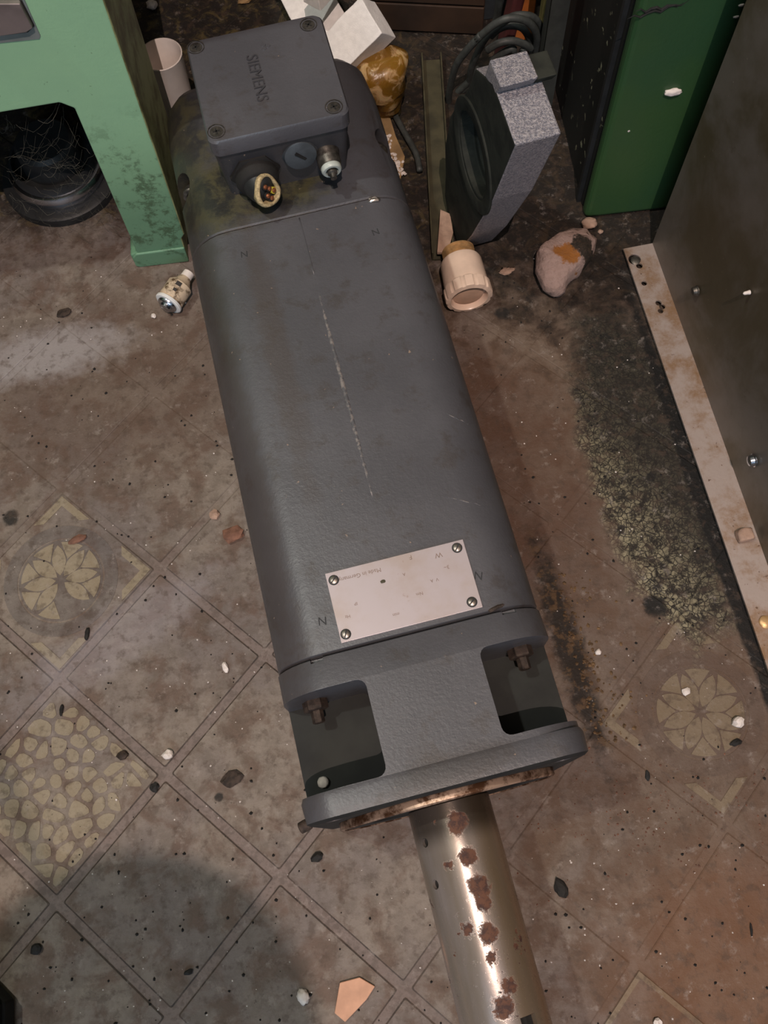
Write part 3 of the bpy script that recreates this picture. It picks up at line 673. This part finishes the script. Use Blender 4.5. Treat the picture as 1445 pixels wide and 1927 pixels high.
# cobwebs
b = B(); rw = random.Random(11)
for k in range(120):
    x = rw.uniform(-10, 200); y = rw.uniform(215, 420); a = rw.uniform(-1.2, .9); ln = rw.uniform(20, 80)
    yy = YL+rw.uniform(.004, .03); P = []
    p0 = onp(x, y, (0, yy, 0), (0, 1, 0)); p1 = onp(x+ln*math.cos(a), y+ln*math.sin(a), (0, yy, 0), (0, 1, 0))
    if max(p0.x, p1.x) > -.177 or min(p0.z, p1.z) < .004: continue
    for q_ in range(7):
        t = q_/6; v = p0.lerp(p1, t); v.z -= .008*math.sin(math.pi*t)*rw.uniform(.7, 1); v.y += .002*math.sin(t*9+k); v.z = max(.003, v.z); P.append(v)
    tube(b, P, rw.choice((.00005, .00007, .00012)), 3)
for v in b.verts: v.co = loc(v.co)
o = link('cobweb', b, m_web, gm, kind='stuff')

# ------------------------------------------------------------------ RIGHT green cabinet
YC = .469
cb_ = empty('machine_cabinet', 'deep green machine cabinet with black splashed side, standing at upper right', 'cabinet', (.30, YC+.1, 0))
def lc(v): return Vector(v)-Vector((.30, YC+.1, 0))
b = B(); box(b, lc((.345, YC+.113, .28)), (.300, .20, .56)); link('cabinet_body', b, m_splash, cb_, bevel=.002)
b = B(); box(b, lc((.3475, YC+.006, .281)), (.306, .012, .5615)); link('front_panel', b, m_green2, cb_, bevel=.0045)
b = B(); box(b, lc((.1935, YC+.020, .28)), (.004, .004, .56)); link('door_seal', b, m_rubber, cb_)
pp = onp(1267, 173, (0, YC-.001, 0), (0, 1, 0)); b = B(); blob(b, lc(pp), (.0062, .0024, .0028), 5, .3, 3); link('white_clip', b, m_chipw, cb_, True)
for (x0, y0, x1, y1) in ((1180, 36, 1296, 3), (1195, 22, 1285, 8)):
    p = onp(x0, y0, (0, YC-.0002, 0), (0, 1, 0)); q = onp(x1, y1, (0, YC-.0002, 0), (0, 1, 0)); b = B()
    P = [p.lerp(q, k/9)+Vector((0, 0, .0015*math.sin(k*2.2))) for k in range(10)]; tube(b, [lc(v) for v in P], lambda t: .0011*math.sin(math.pi*min(.97, t+.03)), 6); link('grease_smear', b, m_black, cb_)
for (x, y) in ((1395, 10), (1385, 32), (1183, 247)):
    p = onp(x, y, (0, YC-.0002, 0), (0, 1, 0)); b = B(); blob(b, lc(p), (.002 if x > 1200 else .0009, .0003, .0010), x, .4, 2); link('paint_chip', b, m_chipw, cb_)
# dark upright post left of it
ps = empty('angle_post', 'dark grey upright angle iron post left of the deep green cabinet', 'post', (.176, .575, 0))
b = B(); box(b, (0, 0, .28), (.014, .003, .56)); box(b, (-.0055, .007, .28), (.003, .014, .56)); link('angle_iron', b, simple('dark_grey_iron', srgb(58, 60, 56), .7, .2), ps)

# ------------------------------------------------------------------ steel panel with foot strip at right
A0 = Vector((.2435, .434, 0)); A1 = Vector((.2675, .150, 0)); dirp = (A1-A0).normalized(); A2 = A0+dirp*.75; nrm = Vector((dirp.y, -dirp.x, 0))
if nrm.x > 0: nrm = -nrm
sp = empty('steel_panel', 'bare stained steel sheet panel with rusty foot strip, standing at the right edge', 'panel', A0)
def quadprism(b, p0, p1, w, z0, z1):
    pts = [p0, p1, p1+w, p0+w]; 
    v = [b.verts.new(p-A0+Vector((0, 0, z0))) for p in pts]+[b.verts.new(p-A0+Vector((0, 0, z1))) for p in pts]
    for f in ((3, 2, 1, 0), (4, 5, 6, 7), (0, 1, 5, 4), (1, 2, 6, 5), (2, 3, 7, 6), (3, 0, 4, 7)): b.faces.new([v[i] for i in f])
b = B(); quadprism(b, A0, A2, -nrm*.002, .004, .56); link('sheet', b, m_sheet, sp)
b = B(); quadprism(b, A0, A2, nrm*.0245, .0040, .0058); strip = link('foot_strip', b, m_strip, sp)
b = B(); quadprism(b, A0-nrm*.004, A2-nrm*.004, -nrm*.16, .0, .5); link('cabinet_core', b, m_darkvoid, sp)
cb = B()
for (x, y, r) in ((1194, 488, .0050), (1203, 500, .0026), (1212, 533, .0022), (1239, 570, .0024), (1246, 577, .0024), (1243, 585, .0022), (1440, 1171, .0)):
    if r:
        cb = B(); p = at(x, y, .0058)-A0; lathe(cb, [(r, -.01), (r, .01)], p, U, 18); boolean(strip, cb)
strip.modifiers.new('bevel', 'BEVEL').width = .0004; strip.modifiers['bevel'].limit_method = 'ANGLE'
def pscrew(x, y, r, m, nm):
    p = onp(x, y, A0+nrm*.001, nrm)-A0; b = B(); lathe(b, [(r*1.15, 0), (r*1.15, .0008), (r, .0012), (r*.85, .0038), (r*.3, .0046)], p, nrm, 18); link(nm, b, m, sp, 'angle')
pscrew(1312, 547, .0034, m_screw, 'rivet'); pscrew(1419, 866, .0042, m_chrome, 'rivet'); pscrew(1411, 550, .0013, m_chipw, 'rivet')
p = at(1440, 1171, .0058)-A0; b = B(); lathe(b, [(.0046, 0), (.0046, .0012), (.0036, .002), (.0006, .0022)], p, U, 20); link('brass_screw', b, m_brass, sp, 'angle')
p = at(1196, 490, .0045)-A0; b = B(); lathe(b, [(.0042, -.003), (.0042, .0002), (.003, .0009), (.0008, .001)], p, U, 18); link('screw_in_slot', b, m_screw, sp, 'angle')

# ------------------------------------------------------------------ hammered grey casting
az = math.radians(10); CA = Vector((.088, .449, 0)); tv = Vector((-math.sin(az), math.cos(az), 0)); ev = Vector((math.cos(az), math.sin(az), 0))
cg = empty('bearing_plate', 'thick grey hammered metal plate with a round bore, standing on edge behind the ceramic cap', 'metal plate', CA)
def cf(d): return lambda a, c: tv*a + Vector((0, 0, c)) + ev*d
W = .029
outl = [(.004, .001), (.034, .001), (.046, .020), (.046, .045), (.0495, .072), (.040, .112), (.022, .145), (.006, .171), (-.004, .196), (-.0335, .2125), (-.0762, .2055), (-.052, .128), (-.020, .050)]
b = B(); prism(b, outl, cf(0), cf(W)); plt = link('plate_body', b, m_hammer, cg)
cb = B(); lathe(cb, [(.0285, -.05), (.0285, .010), (.0225, .0102), (.0225, .08)], tv*-.011+Vector((0, 0, .128)), ev, 48); boolean(plt, cb)
plt.data.materials.clear(); plt.data.materials.append(m_hammer); plt.data.materials.append(m_castface)
for p in plt.data.polygons:
    c = p.center-(tv*-.011+Vector((0, 0, .128))); rr = (c-ev*c.dot(ev)).length
    if p.normal.dot(ev) < -.8 or rr < .03: p.material_index = 1
plt.modifiers.new('bevel', 'BEVEL').width = .0012; plt.modifiers['bevel'].limit_method = 'ANGLE'; plt.modifiers['bevel'].segments = 2
b = B(); c0 = tv*-.011+Vector((0, 0, .126)); lathe(b, [(.0300, -.0006), (.0308, -.0012), (.0395, -.0012), (.0402, -.0006), (.0402, .0005), (.0300, .0005), (.0300, -.0006)], c0, ev, 56, cap=False); link('raised_rim', b, m_castface, cg, 'angle')
# lug on top
b = B(); lug = [(-.020, .205), (-.040, .2095), (-.047, .2215), (-.026, .2225)]; prism(b, lug, cf(.000), cf(W*.8)); link('lug', b, m_hammer, cg, bevel=.001)
b = B(); prism(b, [(-.022, .206), (-.040, .210), (-.045, .218), (-.026, .219)], cf(W*.8), cf(W*1.25)); link('lug', b, m_castface, cg, bevel=.001)

# ------------------------------------------------------------------ ceramic screw cap and fuse
p0 = at(861, 470, .0185); p1 = at(883, 562, .0185); d = (p1-p0).normalized()
p0.z = p1.z = .0190; d = (p1-p0).normalized()
cap = empty('ceramic_cap', 'ivory porcelain screw cap with brass thread and fluted grip, lying beside the motor', 'screw cap', (p0.x, p0.y, 0))
o0 = Vector((0, 0, .0188))
LN = (p1-p0).length
b = B(); prof = [(.0108, 0)]
for k in range(4): prof += [(.0132, .0012+k*.0026), (.0108, .0025+k*.0026)]
lathe(b, prof, o0, d, 32); link('brass_thread', b, m_brass, cap)
b = B(); lathe(b, [(.0122, .0105), (.0158, .0118), (.0168, .0145), (.0176, LN-.012), (.0178, LN-.010)], o0, d, 48); link('porcelain_body', b, m_porcelain, cap, 'angle')
b = B(); lathe(b, [(.0172, LN-.0112), (.0190, LN-.0095), (.0190, LN-.002), (.0186, LN), (.0150, LN+.0008), (.0142, LN-.0005), (.0138, LN-.005), (.0020, LN-.005)], o0, d, 120,
    lambda a, k: 1-(.045*(math.cos(12*a) < -.35) if k in (1, 2, 3) else 0)); link('fluted_grip', b, m_porcelain, cap, 'angle')
b = B(); lathe(b, [(.0122, LN-.006), (.0122, LN-.0035), (.0116, LN-.003), (.001, LN-.003)], o0, d, 40); link('inner_disc', b, m_porc2, cap, 'angle')
q0 = at(356, 512, .012); q1 = at(311, 578, .012); d = (q1-q0).normalized(); LF = (q1-q0).length
fz = empty('cartridge_fuse', 'small grimy ceramic bottle fuse with steel end caps, lying left of the motor', 'fuse', (q0.x, q0.y, 0)); o0 = Vector((0, 0, .0115))
b = B(); lathe(b, [(.0040, .004), (.0046, .006), (.0070, .0105), (.0088, .0130), (.0102, .0145), (.0104, LF-.0085), (.0098, LF-.0080), (.0098, LF-.006)], o0, d, 36); link('ceramic_body', b, m_fuse, fz, 'angle')
b = B(); lathe(b, [(.0030, 0), (.0045, .0005), (.0047, .0068), (.0040, .007)], o0, d, 24); link('tip_contact', b, m_cup, fz, 'angle')
b = B(); lathe(b, [(.0098, LF-.0068), (.0112, LF-.006), (.0113, LF-.0042), (.0105, LF-.0035)], o0, d, 36); link('white_rim', b, m_white, fz, 'angle')
b = B(); lathe(b, [(.0085, LF-.005), (.0080, LF-.002), (.0072, LF-.0012), (.0050, LF-.0012), (.0048, LF+.001), (.0030, LF+.0018), (.0004, LF+.0020)], o0, d, 32); link('end_contact', b, m_chrome, fz, 'angle')
x, y, z = frame(d); upv = Vector((0, 0, 1)); sd = d.cross(upv).normalized()
b = B()
for (l, w0, h0) in ((.0175, .0028, .003), (.0235, .0018, .0022)):
    R = Matrix((sd, d, sd.cross(d))).transposed(); ang = -.35; nn = upv*math.cos(ang)+sd*math.sin(ang)
    R = Matrix((d.cross(nn), d, nn)).transposed(); box(b, o0+d*l+nn*.0104, (w0*1.6, h0*1.2, .0004), R)
link('printed_mark', b, m_ink, fz)

# ------------------------------------------------------------------ white cup, foam, amber container
pc = at(300, 107, .085); base = Vector((pc.x+.001, pc.y+.002, 0))
b = B(); lathe(b, [(.0130, 0), (.0170, .084), (.0175, .0855), (.0166, .0858), (.0158, .084), (.0120, .004), (.001, .004)], Z0, U, 40)
o = link('plastic_tumbler', b, m_cup, None, 'angle'); o.location = base; tag(o, 'empty white plastic tumbler standing between green base and motor', 'cup')
def slab(name, c, dirv, ln, wd_, th, roll, label):
    dirv = Vector(dirv).normalized(); x = dirv.cross(Vector((0, 0, 1))).normalized(); y = x.cross(dirv)
    R = Matrix((x, dirv, y)).transposed() @ Matrix.Rotation(roll, 3, 'Y'); b = B(); box(b, (0, 0, 0), (wd_, ln, th)); bmesh.ops.subdivide_edges(b, edges=b.edges[:], cuts=6, use_grid_fill=True)
    for v in b.verts: v.co += Vector((noise.noise(v.co*60), noise.noise(v.co*60+Vector((9, 0, 0))), noise.noise(v.co*60+Vector((0, 9, 0)))))*.0008
    o = link(name, b, m_foam, None, bevel=.0008); o.matrix_world = Matrix.Translation(c) @ R.to_4x4(); return tag(o, label, 'foam block')
fa = at(628, 118, .045); fb = at(702, 42, .075); slab('foam_block', (fa+fb)/2, fb-fa, (fb-fa).length+.012, .034, .026, .45, 'white foam strip leaning out to the right behind the terminal box')
fa = at(640, 112, .020); fb = at(560, -40, .030); slab('foam_block', (fa+fb)/2, fb-fa, (fb-fa).length+.03, .044, .024, -.3, 'wide white foam strip at the top edge, lying behind the terminal box')
fa = at(585, 0, .070); fb = at(640, -60, .07); slab('foam_block', (fa+fb)/2, fb-fa, (fb-fa).length, .018, .014, 0, 'small white foam piece on top of the wide foam strip')
pa = at(708, 105, .052); pb = Vector((pa.x+.004, pa.y-.006, 0))
b = B(); lathe(b, [(.012, 0), (.0155, .003), (.015, .008), (.0175, .010), (.0165, .015), (.0195, .018), (.0185, .024), (.0215, .028), (.0200, .036), (.0225, .042), (.0210, .050), (.0150, .055), (.002, .056)], Z0, U, 40,
    lambda a, k: 1+.10*math.sin(2*a+k*.35)+.05*math.sin(5*a+k*.8))
o = link('amber_jar', b, m_amber, None, True); o.location = (pb.x, pb.y, 0); tag(o, 'crumpled amber plastic jar beside the rear end of the motor', 'jar')

# ------------------------------------------------------------------ background junk
def junk(name, label, cat, bm, mat, loc_=None, smooth=False, bevel=0):
    o = link(name, bm, mat, None, smooth, bevel=bevel); tag(o, label, cat)
    if loc_: o.location = loc_
    return o
def px_poly(pts, z=0): return [at(x, y, z) for x, y in pts]
# dark brown wooden crate: planks as parts
cr = empty('wooden_crate', 'dark brown wooden crate in the shadow behind the amber jar', 'crate', (.098, .745, 0), -.22)
for k in range(4):
    b = B(); box(b, (0, -.050, .016+.030*k), (.110, .008, .028)); link('plank', b, m_brown, cr, bevel=.001)
    b = B(); box(b, (.051, 0.003, .016+.030*k), (.008, .096, .028)); link('plank', b, m_brown, cr, bevel=.001)
for k in range(4):
    b = B(); box(b, (-.041+.0275*k, .004, .124), (.0268, .116, .007)); link('plank', b, m_brown, cr, bevel=.001)
P = px_poly([(690, 188), (722, 186), (745, 262), (762, 300), (752, 352), (738, 345)])
b = B(); poly(b, [(p.x, p.y) for p in P], .0002, .004); junk('board_strip', 'narrow tan strip of board on the floor along the right side of the motor', 'board', b, m_tan, bevel=.0006)
b = B(); r3 = random.Random(5)
for k in range(46):
    t = r3.random(); p = at(722+t*34+r3.gauss(0, 5), 262+t*75+r3.gauss(0, 6)); blob(b, (p.x, p.y, .0045), (r3.uniform(.0008, .0026), r3.uniform(.0008, .0024), .001), k, .5, 1)
o = link('plaster_crumbs', b, m_chipw, None); tag(o, 'scatter of white plaster crumbs on the tan board strip', 'debris', kind='stuff')
# rail
a = at(815, 492); c = at(795, 118); d = (c-a).normalized(); ln = (c-a).length; ang = math.atan2(d.y, d.x)-math.pi/2
rl = empty('metal_rail', 'dusty olive metal channel rail on the floor between motor and hammered plate', 'rail', (a.x+.008, a.y, 0), ang)
b = B(); box(b, (0, ln/2, .0012), (.017, ln, .0016)); link('web', b, m_olive, rl)
for sx in (-1, 1):
    b = B(); box(b, (sx*.0085, ln/2, .0055), (.0014, ln, .0105)); link('side_flange', b, m_olive, rl, bevel=.0003)
b = B(); tube(b, curve([at(x, y, .004) for x, y in ((733, 190), (745, 220), (764, 255), (783, 290), (790, 322))], 6), .0027, 10); junk('dark_hose', 'short dark grey cable end lying between the tan board strip and the rail', 'cable', b, m_cable, smooth=True)
P = px_poly([(828, 412), (846, 420), (852, 455), (842, 492), (822, 492)]); b = B(); poly(b, [(p.x, p.y) for p in P], .0095, .0125)
for v in b.verts: v.co.z -= 0.0
junk('pink_scrap', 'flat pinkish brown scrap lying at the near end of the rail', 'scrap', b, m_chipp, bevel=.0004)
# cable coil
cc = empty('cable_coil', 'loose coil of thin black cable behind the hammered plate', 'cable', (.10, .60, 0))
loops = [[(843, 200), (846, 170), (858, 124), (878, 95), (905, 66)], [(883, 165), (885, 140), (891, 116), (916, 68), (951, 39), (974, 29), (1003, 33), (1018, 55), (1019, 93), (1008, 112)],
    [(924, 68), (940, 54), (961, 48), (984, 54), (998, 78), (1001, 108), (1000, 126)], [(916, 95), (939, 81), (965, 77), (986, 83), (1000, 92)], [(833, 216), (858, 178), (881, 155), (900, 130)],
    [(836, 219), (860, 206), (878, 196)], [(925, 115), (950, 97), (966, 92), (963, 108), (956, 124)], [(972, 122), (978, 106), (986, 92)], [(905, 66), (930, 45), (938, 15), (940, -10)], [(897, 74), (930, 46), (960, 34), (990, 40), (1008, 60), (1010, 90), (1003, 118)], [(838, 214), (872, 170), (900, 150)]]
for k, L_ in enumerate(loops):
    yy = .585+.010*(k % 3); n_ = Vector((0, 1, .25)).normalized()
    P = [onp(x, y, (0, yy, .10), n_)-Vector((.10, .60, 0)) for x, y in L_]
    b = B(); tube(b, curve(P, 7), .0030, 8); link('cable_loop', b, m_cable, cc, True)
# boards standing at the back
def upright(name, label, cat, pts, y, mat, th=.012, h0=0.0):
    q = [onp(x, yy, (0, y, 0), (0, 1, 0)) for x, yy in pts]; x0 = min(v.x for v in q); x1 = max(v.x for v in q); zt = max(v.z for v in q)+.12
    b = B(); box(b, ((x0+x1)/2, y+th/2, zt/2), (x1-x0, th, zt)); return junk(name, label, cat, b, mat, bevel=.001)
upright('yellow_board', 'weathered yellowish board standing upright behind the angle iron post', 'board', [(1022, 20), (1082, 20)], .660, m_yboard)
upright('orange_batten', 'narrow orange-brown wooden batten standing behind the cable coil', 'batten', [(968, 40), (1004, 40)], .670, m_orange)
upright('grey_bin', 'dark bluish grey sheet panel standing behind the cable coil', 'panel', [(880, 60), (962, 60)], .70, simple('dark_blue_grey', srgb(48, 54, 58), .7))
b = B(); box(b, (.158, .64, .075), (.010, .02, .15), Matrix.Rotation(.12, 3, 'Y')); junk('maroon_tube', 'dark maroon plastic piece upright beside the angle iron post', 'scrap', b, simple('maroon_plastic', srgb(84, 44, 44), .5), bevel=.003)
p = at(1010, -60); b = B(); box(b, (.0, .0, .06), (.10, .10, .12))

# ------------------------------------------------------------------ stones, shards, crumbs
def stone(name, label, cat, x, y, s, mat, seed, rot=0, amp=.3, z0=0, sub=3, sharp=False, group=None):
    p = at(x, y, z0); b = B(); blob(b, (0, 0, 0), s, seed, amp, sub, rot, sharp=sharp)
    lo = min(v.co.z for v in b.verts)
    o = link(name, b, mat, None, sub > 2); o.location = (p.x, p.y, z0-lo); return tag(o, label, cat, group)
b = B(); FP = [at(x, y, 0) for x, y in ((1003, 520), (1002, 492), (1020, 468), (1042, 457), (1062, 445), (1092, 447), (1112, 466), (1110, 492), (1092, 512), (1072, 528), (1056, 550), (1036, 560), (1016, 548))]
p = sum(FP, Vector())/len(FP)
loft(b, [[Vector(((q.x-p.x)*k, (q.y-p.y)*k, z)) for q in FP] for z, k in ((0, .90), (.006, 1.0), (.013, .98), (.018, .84), (.0205, .60))])
bmesh.ops.triangulate(b, faces=b.faces[:]); bmesh.ops.subdivide_edges(b, edges=b.edges[:], cuts=3, use_grid_fill=False, smooth=0.15)
for v in b.verts:
    n_ = Vector((noise.noise(v.co*70), noise.noise(v.co*70+Vector((7, 0, 0))), noise.noise(v.co*70+Vector((0, 7, 0))))); v.co += n_*.0034
    n_ = noise.noise(v.co*300); v.co += Vector((n_, n_, n_))*.0010
lo = min(v.co.z for v in b.verts)
o = link('brick_lump', b, m_stone, None, True); o.location = (p.x, p.y-.004, -lo); tag(o, 'large pinkish lump of broken brick with an orange patch, on the grimy floor', 'stone')
stone('tan_pebble', 'small tan pebble at the foot of the deep green cabinet', 'pebble', 1107, 427, (.0065, .005, .004), m_chipp, 8)
stone('tan_crumb', 'tiny tan crumb just right of the small tan pebble', 'pebble', 1129, 438, (.0022, .002, .0015), m_chipp, 12, sub=2)
stone('pink_flake', 'flat pale pink flake between ceramic cap and brick lump', 'flake', 953, 511, (.0062, .0034, .0008), m_chipp, 21, .2, .5)
stone('strip_stone', 'small layered grey-pink stone resting on the rusty foot strip', 'stone', 1398, 1010, (.0078, .0062, .0052), m_chipp, 6, .1, .25, .0058, sharp=True)
stone('grey_pebble', 'small grey-white pebble near the bottom edge, left of the pink tile shard', 'pebble', 571, 1874, (.0036, .0048, .003), m_chipw, 14, .3)
P = px_poly([(640, 1848), (677, 1838), (706, 1855), (690, 1880), (650, 1922), (630, 1905)]); ctr = sum(P, Vector())/len(P)
b = B(); poly(b, [(p.x-ctr.x, p.y-ctr.y) for p in P], 0, .0028); junk('tile_shard', 'flat pinkish tile shard on the floor at the bottom edge', 'shard', b, simple('pink_tile_shard', srgb(196, 150, 122), .75, 0, .12, 80), (ctr.x, ctr.y, .0001), bevel=.0005)
iv = motor.matrix_basis; stp = onp(608, 1472, (0, 0, .106), (0, 0, 1))
b = B(); blob(b, (0, 0, 0), (.0032, .0032, .0026), 2, .12, 3); o = link('round_pellet', b, m_chipw, None, True); o.location = (stp.x, stp.y, .1064); tag(o, 'round grey-white pellet lying in the left pocket of the motor flange', 'pellet')
for (x, y, w_, h_, z_, mat, lab) in ((598, 1613, .0042, .0030, .002, m_crumb, 'angular black crumb below the left corner of the motor flange'),
    (1055, 1671, .0042, .0062, .002, m_crumb, 'oval black pellet right of the steel shaft'),
    (436, 1466, .0080, .0050, .0012, m_rustbolt, 'curled brown flake on the floor left of the motor flange'),
    (165, 1194, .0016, .0048, .0014, m_crumb, 'thin black pellet on the flower tile at left'),
    (117, 1336, .0012, .0042, .0014, m_crumb, 'thin black pellet at the top corner of the cobble-pattern tile'),
    (292, 1482, .0032, .0032, .0016, m_crumb, 'round black crumb at the joint crossing left of the flange'),
    (1290, 1302, .0032, .0026, .0016, m_chipw, 'white chip on the upper left petals of the flower tile at right'),
    (1385, 1360, .0042, .0036, .0034, m_chipw, 'larger white chip on the lower right of the flower tile at right'),
    (1383, 1398, .0040, .0022, .0016, m_crumb, 'black crumbly piece below the flower tile at right'),
    (405, 970, .0042, .0042, .0024, m_chipp, 'pale pink plaster bit against the left side of the motor'),
    (440, 1008, .0085, .0062, .0030, m_chipr, 'reddish brick fragment against the left side of the motor'),
    (425, 1256, .0022, .0040, .0020, m_chipw, 'white drop-shaped chip left of the front ear of the motor'),
    (318, 1421, .0038, .0034, .0030, m_chipw, 'white chip at the joint crossing left of the flange'),
    (148, 1016, .0066, .0028, .0020, m_chipr, 'orange-pink sliver on the flower tile at left'),
    (70, 1785, .0036, .0034, .0022, m_crumb, 'black crumb near the lower left corner'),
    (355, 1829, .0030, .0018, .0014, m_crumb, 'flat black crumb on the joint line at lower left'),
    (232, 1422, .0038, .0030, .0020, m_rustbolt, 'brown crumb on the right part of the cobble-pattern tile'),
    (121, 590, .0066, .0040, .0012, m_rustbolt, 'dark brown flake on the floor far left'),
    (288, 16, .0052, .0048, .0040, m_chipw, 'white chip on the floor beside the green base at the top'),
    (290, 597, .0018, .0022, .0018, m_chipw, 'tiny white bead in front of the cartridge fuse'),
    (1125, 1228, .0024, .0020, .0016, m_chipw, 'white chip right of the right flange pocket'),
    (1236, 1925, .003, .003, .002, m_chipw, 'white chip at the bottom right edge'),
    (1413, 1750, .0008, .0040, .0008, m_crumb, 'thin black splinter at lower right'),
    (1218, 1460, .0016, .0036, .0010, m_crumb, 'dark splinter below the flower tile at right'),
    (220, 1505, .0008, .0008, .0008, m_chipw, 'white speck on the cobble-pattern tile'),
    (462, 4, .0075, .0034, .0020, m_tan, 'tan chip at the top edge left of the foam strip'),
    (1025, 590, .0085, .0095, .0010, m_rustbolt, 'flat dirty brown smear lump near the brick lump'),):
    nm = 'chip' if mat in (m_chipw, m_chipp, m_chipr, m_tan) else 'crumb'
    if lab.startswith('flat dirty'): continue
    stone(nm, lab, 'chip' if nm == 'chip' else 'crumb', x, y, (w_, h_, z_), mat, x*.37, -.15 if w_ < h_*.5 else .3, .4, 0, 2)
# fine grit nobody could count
rg = random.Random(21)
def grit(name, label, mat, n, fn, smin, smax):
    b = B()
    for k in range(n):
        p = fn(); r = rg.uniform(smin, smax)**1.0
        vs = [b.verts.new(p+Vector((r*rg.uniform(.6, 1.2)*math.cos(a), r*rg.uniform(.6, 1.2)*math.sin(a), 0))) for a in (0.3, 1.6, 2.9, 4.1, 5.3)]
        t_ = b.verts.new(p+Vector((0, 0, r*.9)))
        for q in range(5): b.faces.new((vs[q], vs[(q+1) % 5], t_))
        b.faces.new(vs[::-1])
    o = link(name, b, mat, None); tag(o, label, 'grit', kind='stuff')
def anyfloor():
    while True:
        x, y = rg.uniform(0, 1445), rg.uniform(480, 1927)
        if 360+(y-400)*.2 < x < 830+(y-500)*.33 and y < 1560: continue
        if x > 1150+(y-470)*.36: continue
        return at(x, y, .0001)
def rightside():
    y = rg.uniform(1080, 1400); x = 1040+(y-1080)*.26+abs(rg.gauss(0, 34)); return at(x, y, .0001)
grit('pale_grit', 'fine pale grit scattered over the whole floor', m_chipw, 300, anyfloor, .0002, .0008)
grit('dark_grit', 'fine black and brown grit scattered over the whole floor', m_crumb, 420, anyfloor, .0004, .0014)
grit('brown_grit', 'brown grit heaped along the right side of the motor flange', simple('brown_grit', srgb(104, 80, 54), .9, 0, .5, 300), 170, rightside, .0005, .0018)
def lowright():
    return at(rg.gauss(1230, 120), rg.gauss(1540, 70), .0001)
grit('reddish_grit', 'reddish grit spread over the floor right of the shaft', m_chipr, 200, lowright, .0003, .0010)

# ------------------------------------------------------------------ shoe toe entering at lower left, added unseen ball that casts a round shadow
sh = empty('black_shoe', 'rounded black shoe toe at the lower left corner', 'shoe', (-.335, -.085, 0), -.25)
def foot(sc0, z): return [Vector((x*sc0, y*sc0, z)) for x, y in ((.066, .012), (.060, .034), (.040, .046), (.0, .048), (-.06, .038), (-.14, .036), (-.19, .030), (-.205, .0), (-.19, -.030), (-.14, -.034), (-.06, -.040), (.0, -.046), (.040, -.042), (.060, -.024))]
b = B(); loft(b, [foot(1.0, .0005), foot(1.02, .004), foot(1.0, .014)]); link('sole', b, m_black, sh, bevel=.001)
b = B(); loft(b, [foot(.97, .014), foot(.99, .026), foot(.93, .042), foot(.78, .058), [v+Vector((-.03, 0, 0)) for v in foot(.55, .068)]]); link('upper', b, simple('black_leather', srgb(12, 12, 12), .6), sh, True)
pl = empty('shadow_ball', 'added black ball on a cord, out of view, casting the round floor shadow', 'shadow caster', (-.032, -.450, 1.50))
b = B(); bmesh.ops.create_uvsphere(b, u_segments=32, v_segments=20, radius=.040); link('blocker_ball', b, m_blackpaint, pl, True)
b = B(); tube(b, [(0, 0, .038), (0, 0, 1.099)], .0015, 6); link('blocker_cord', b, m_black, pl)
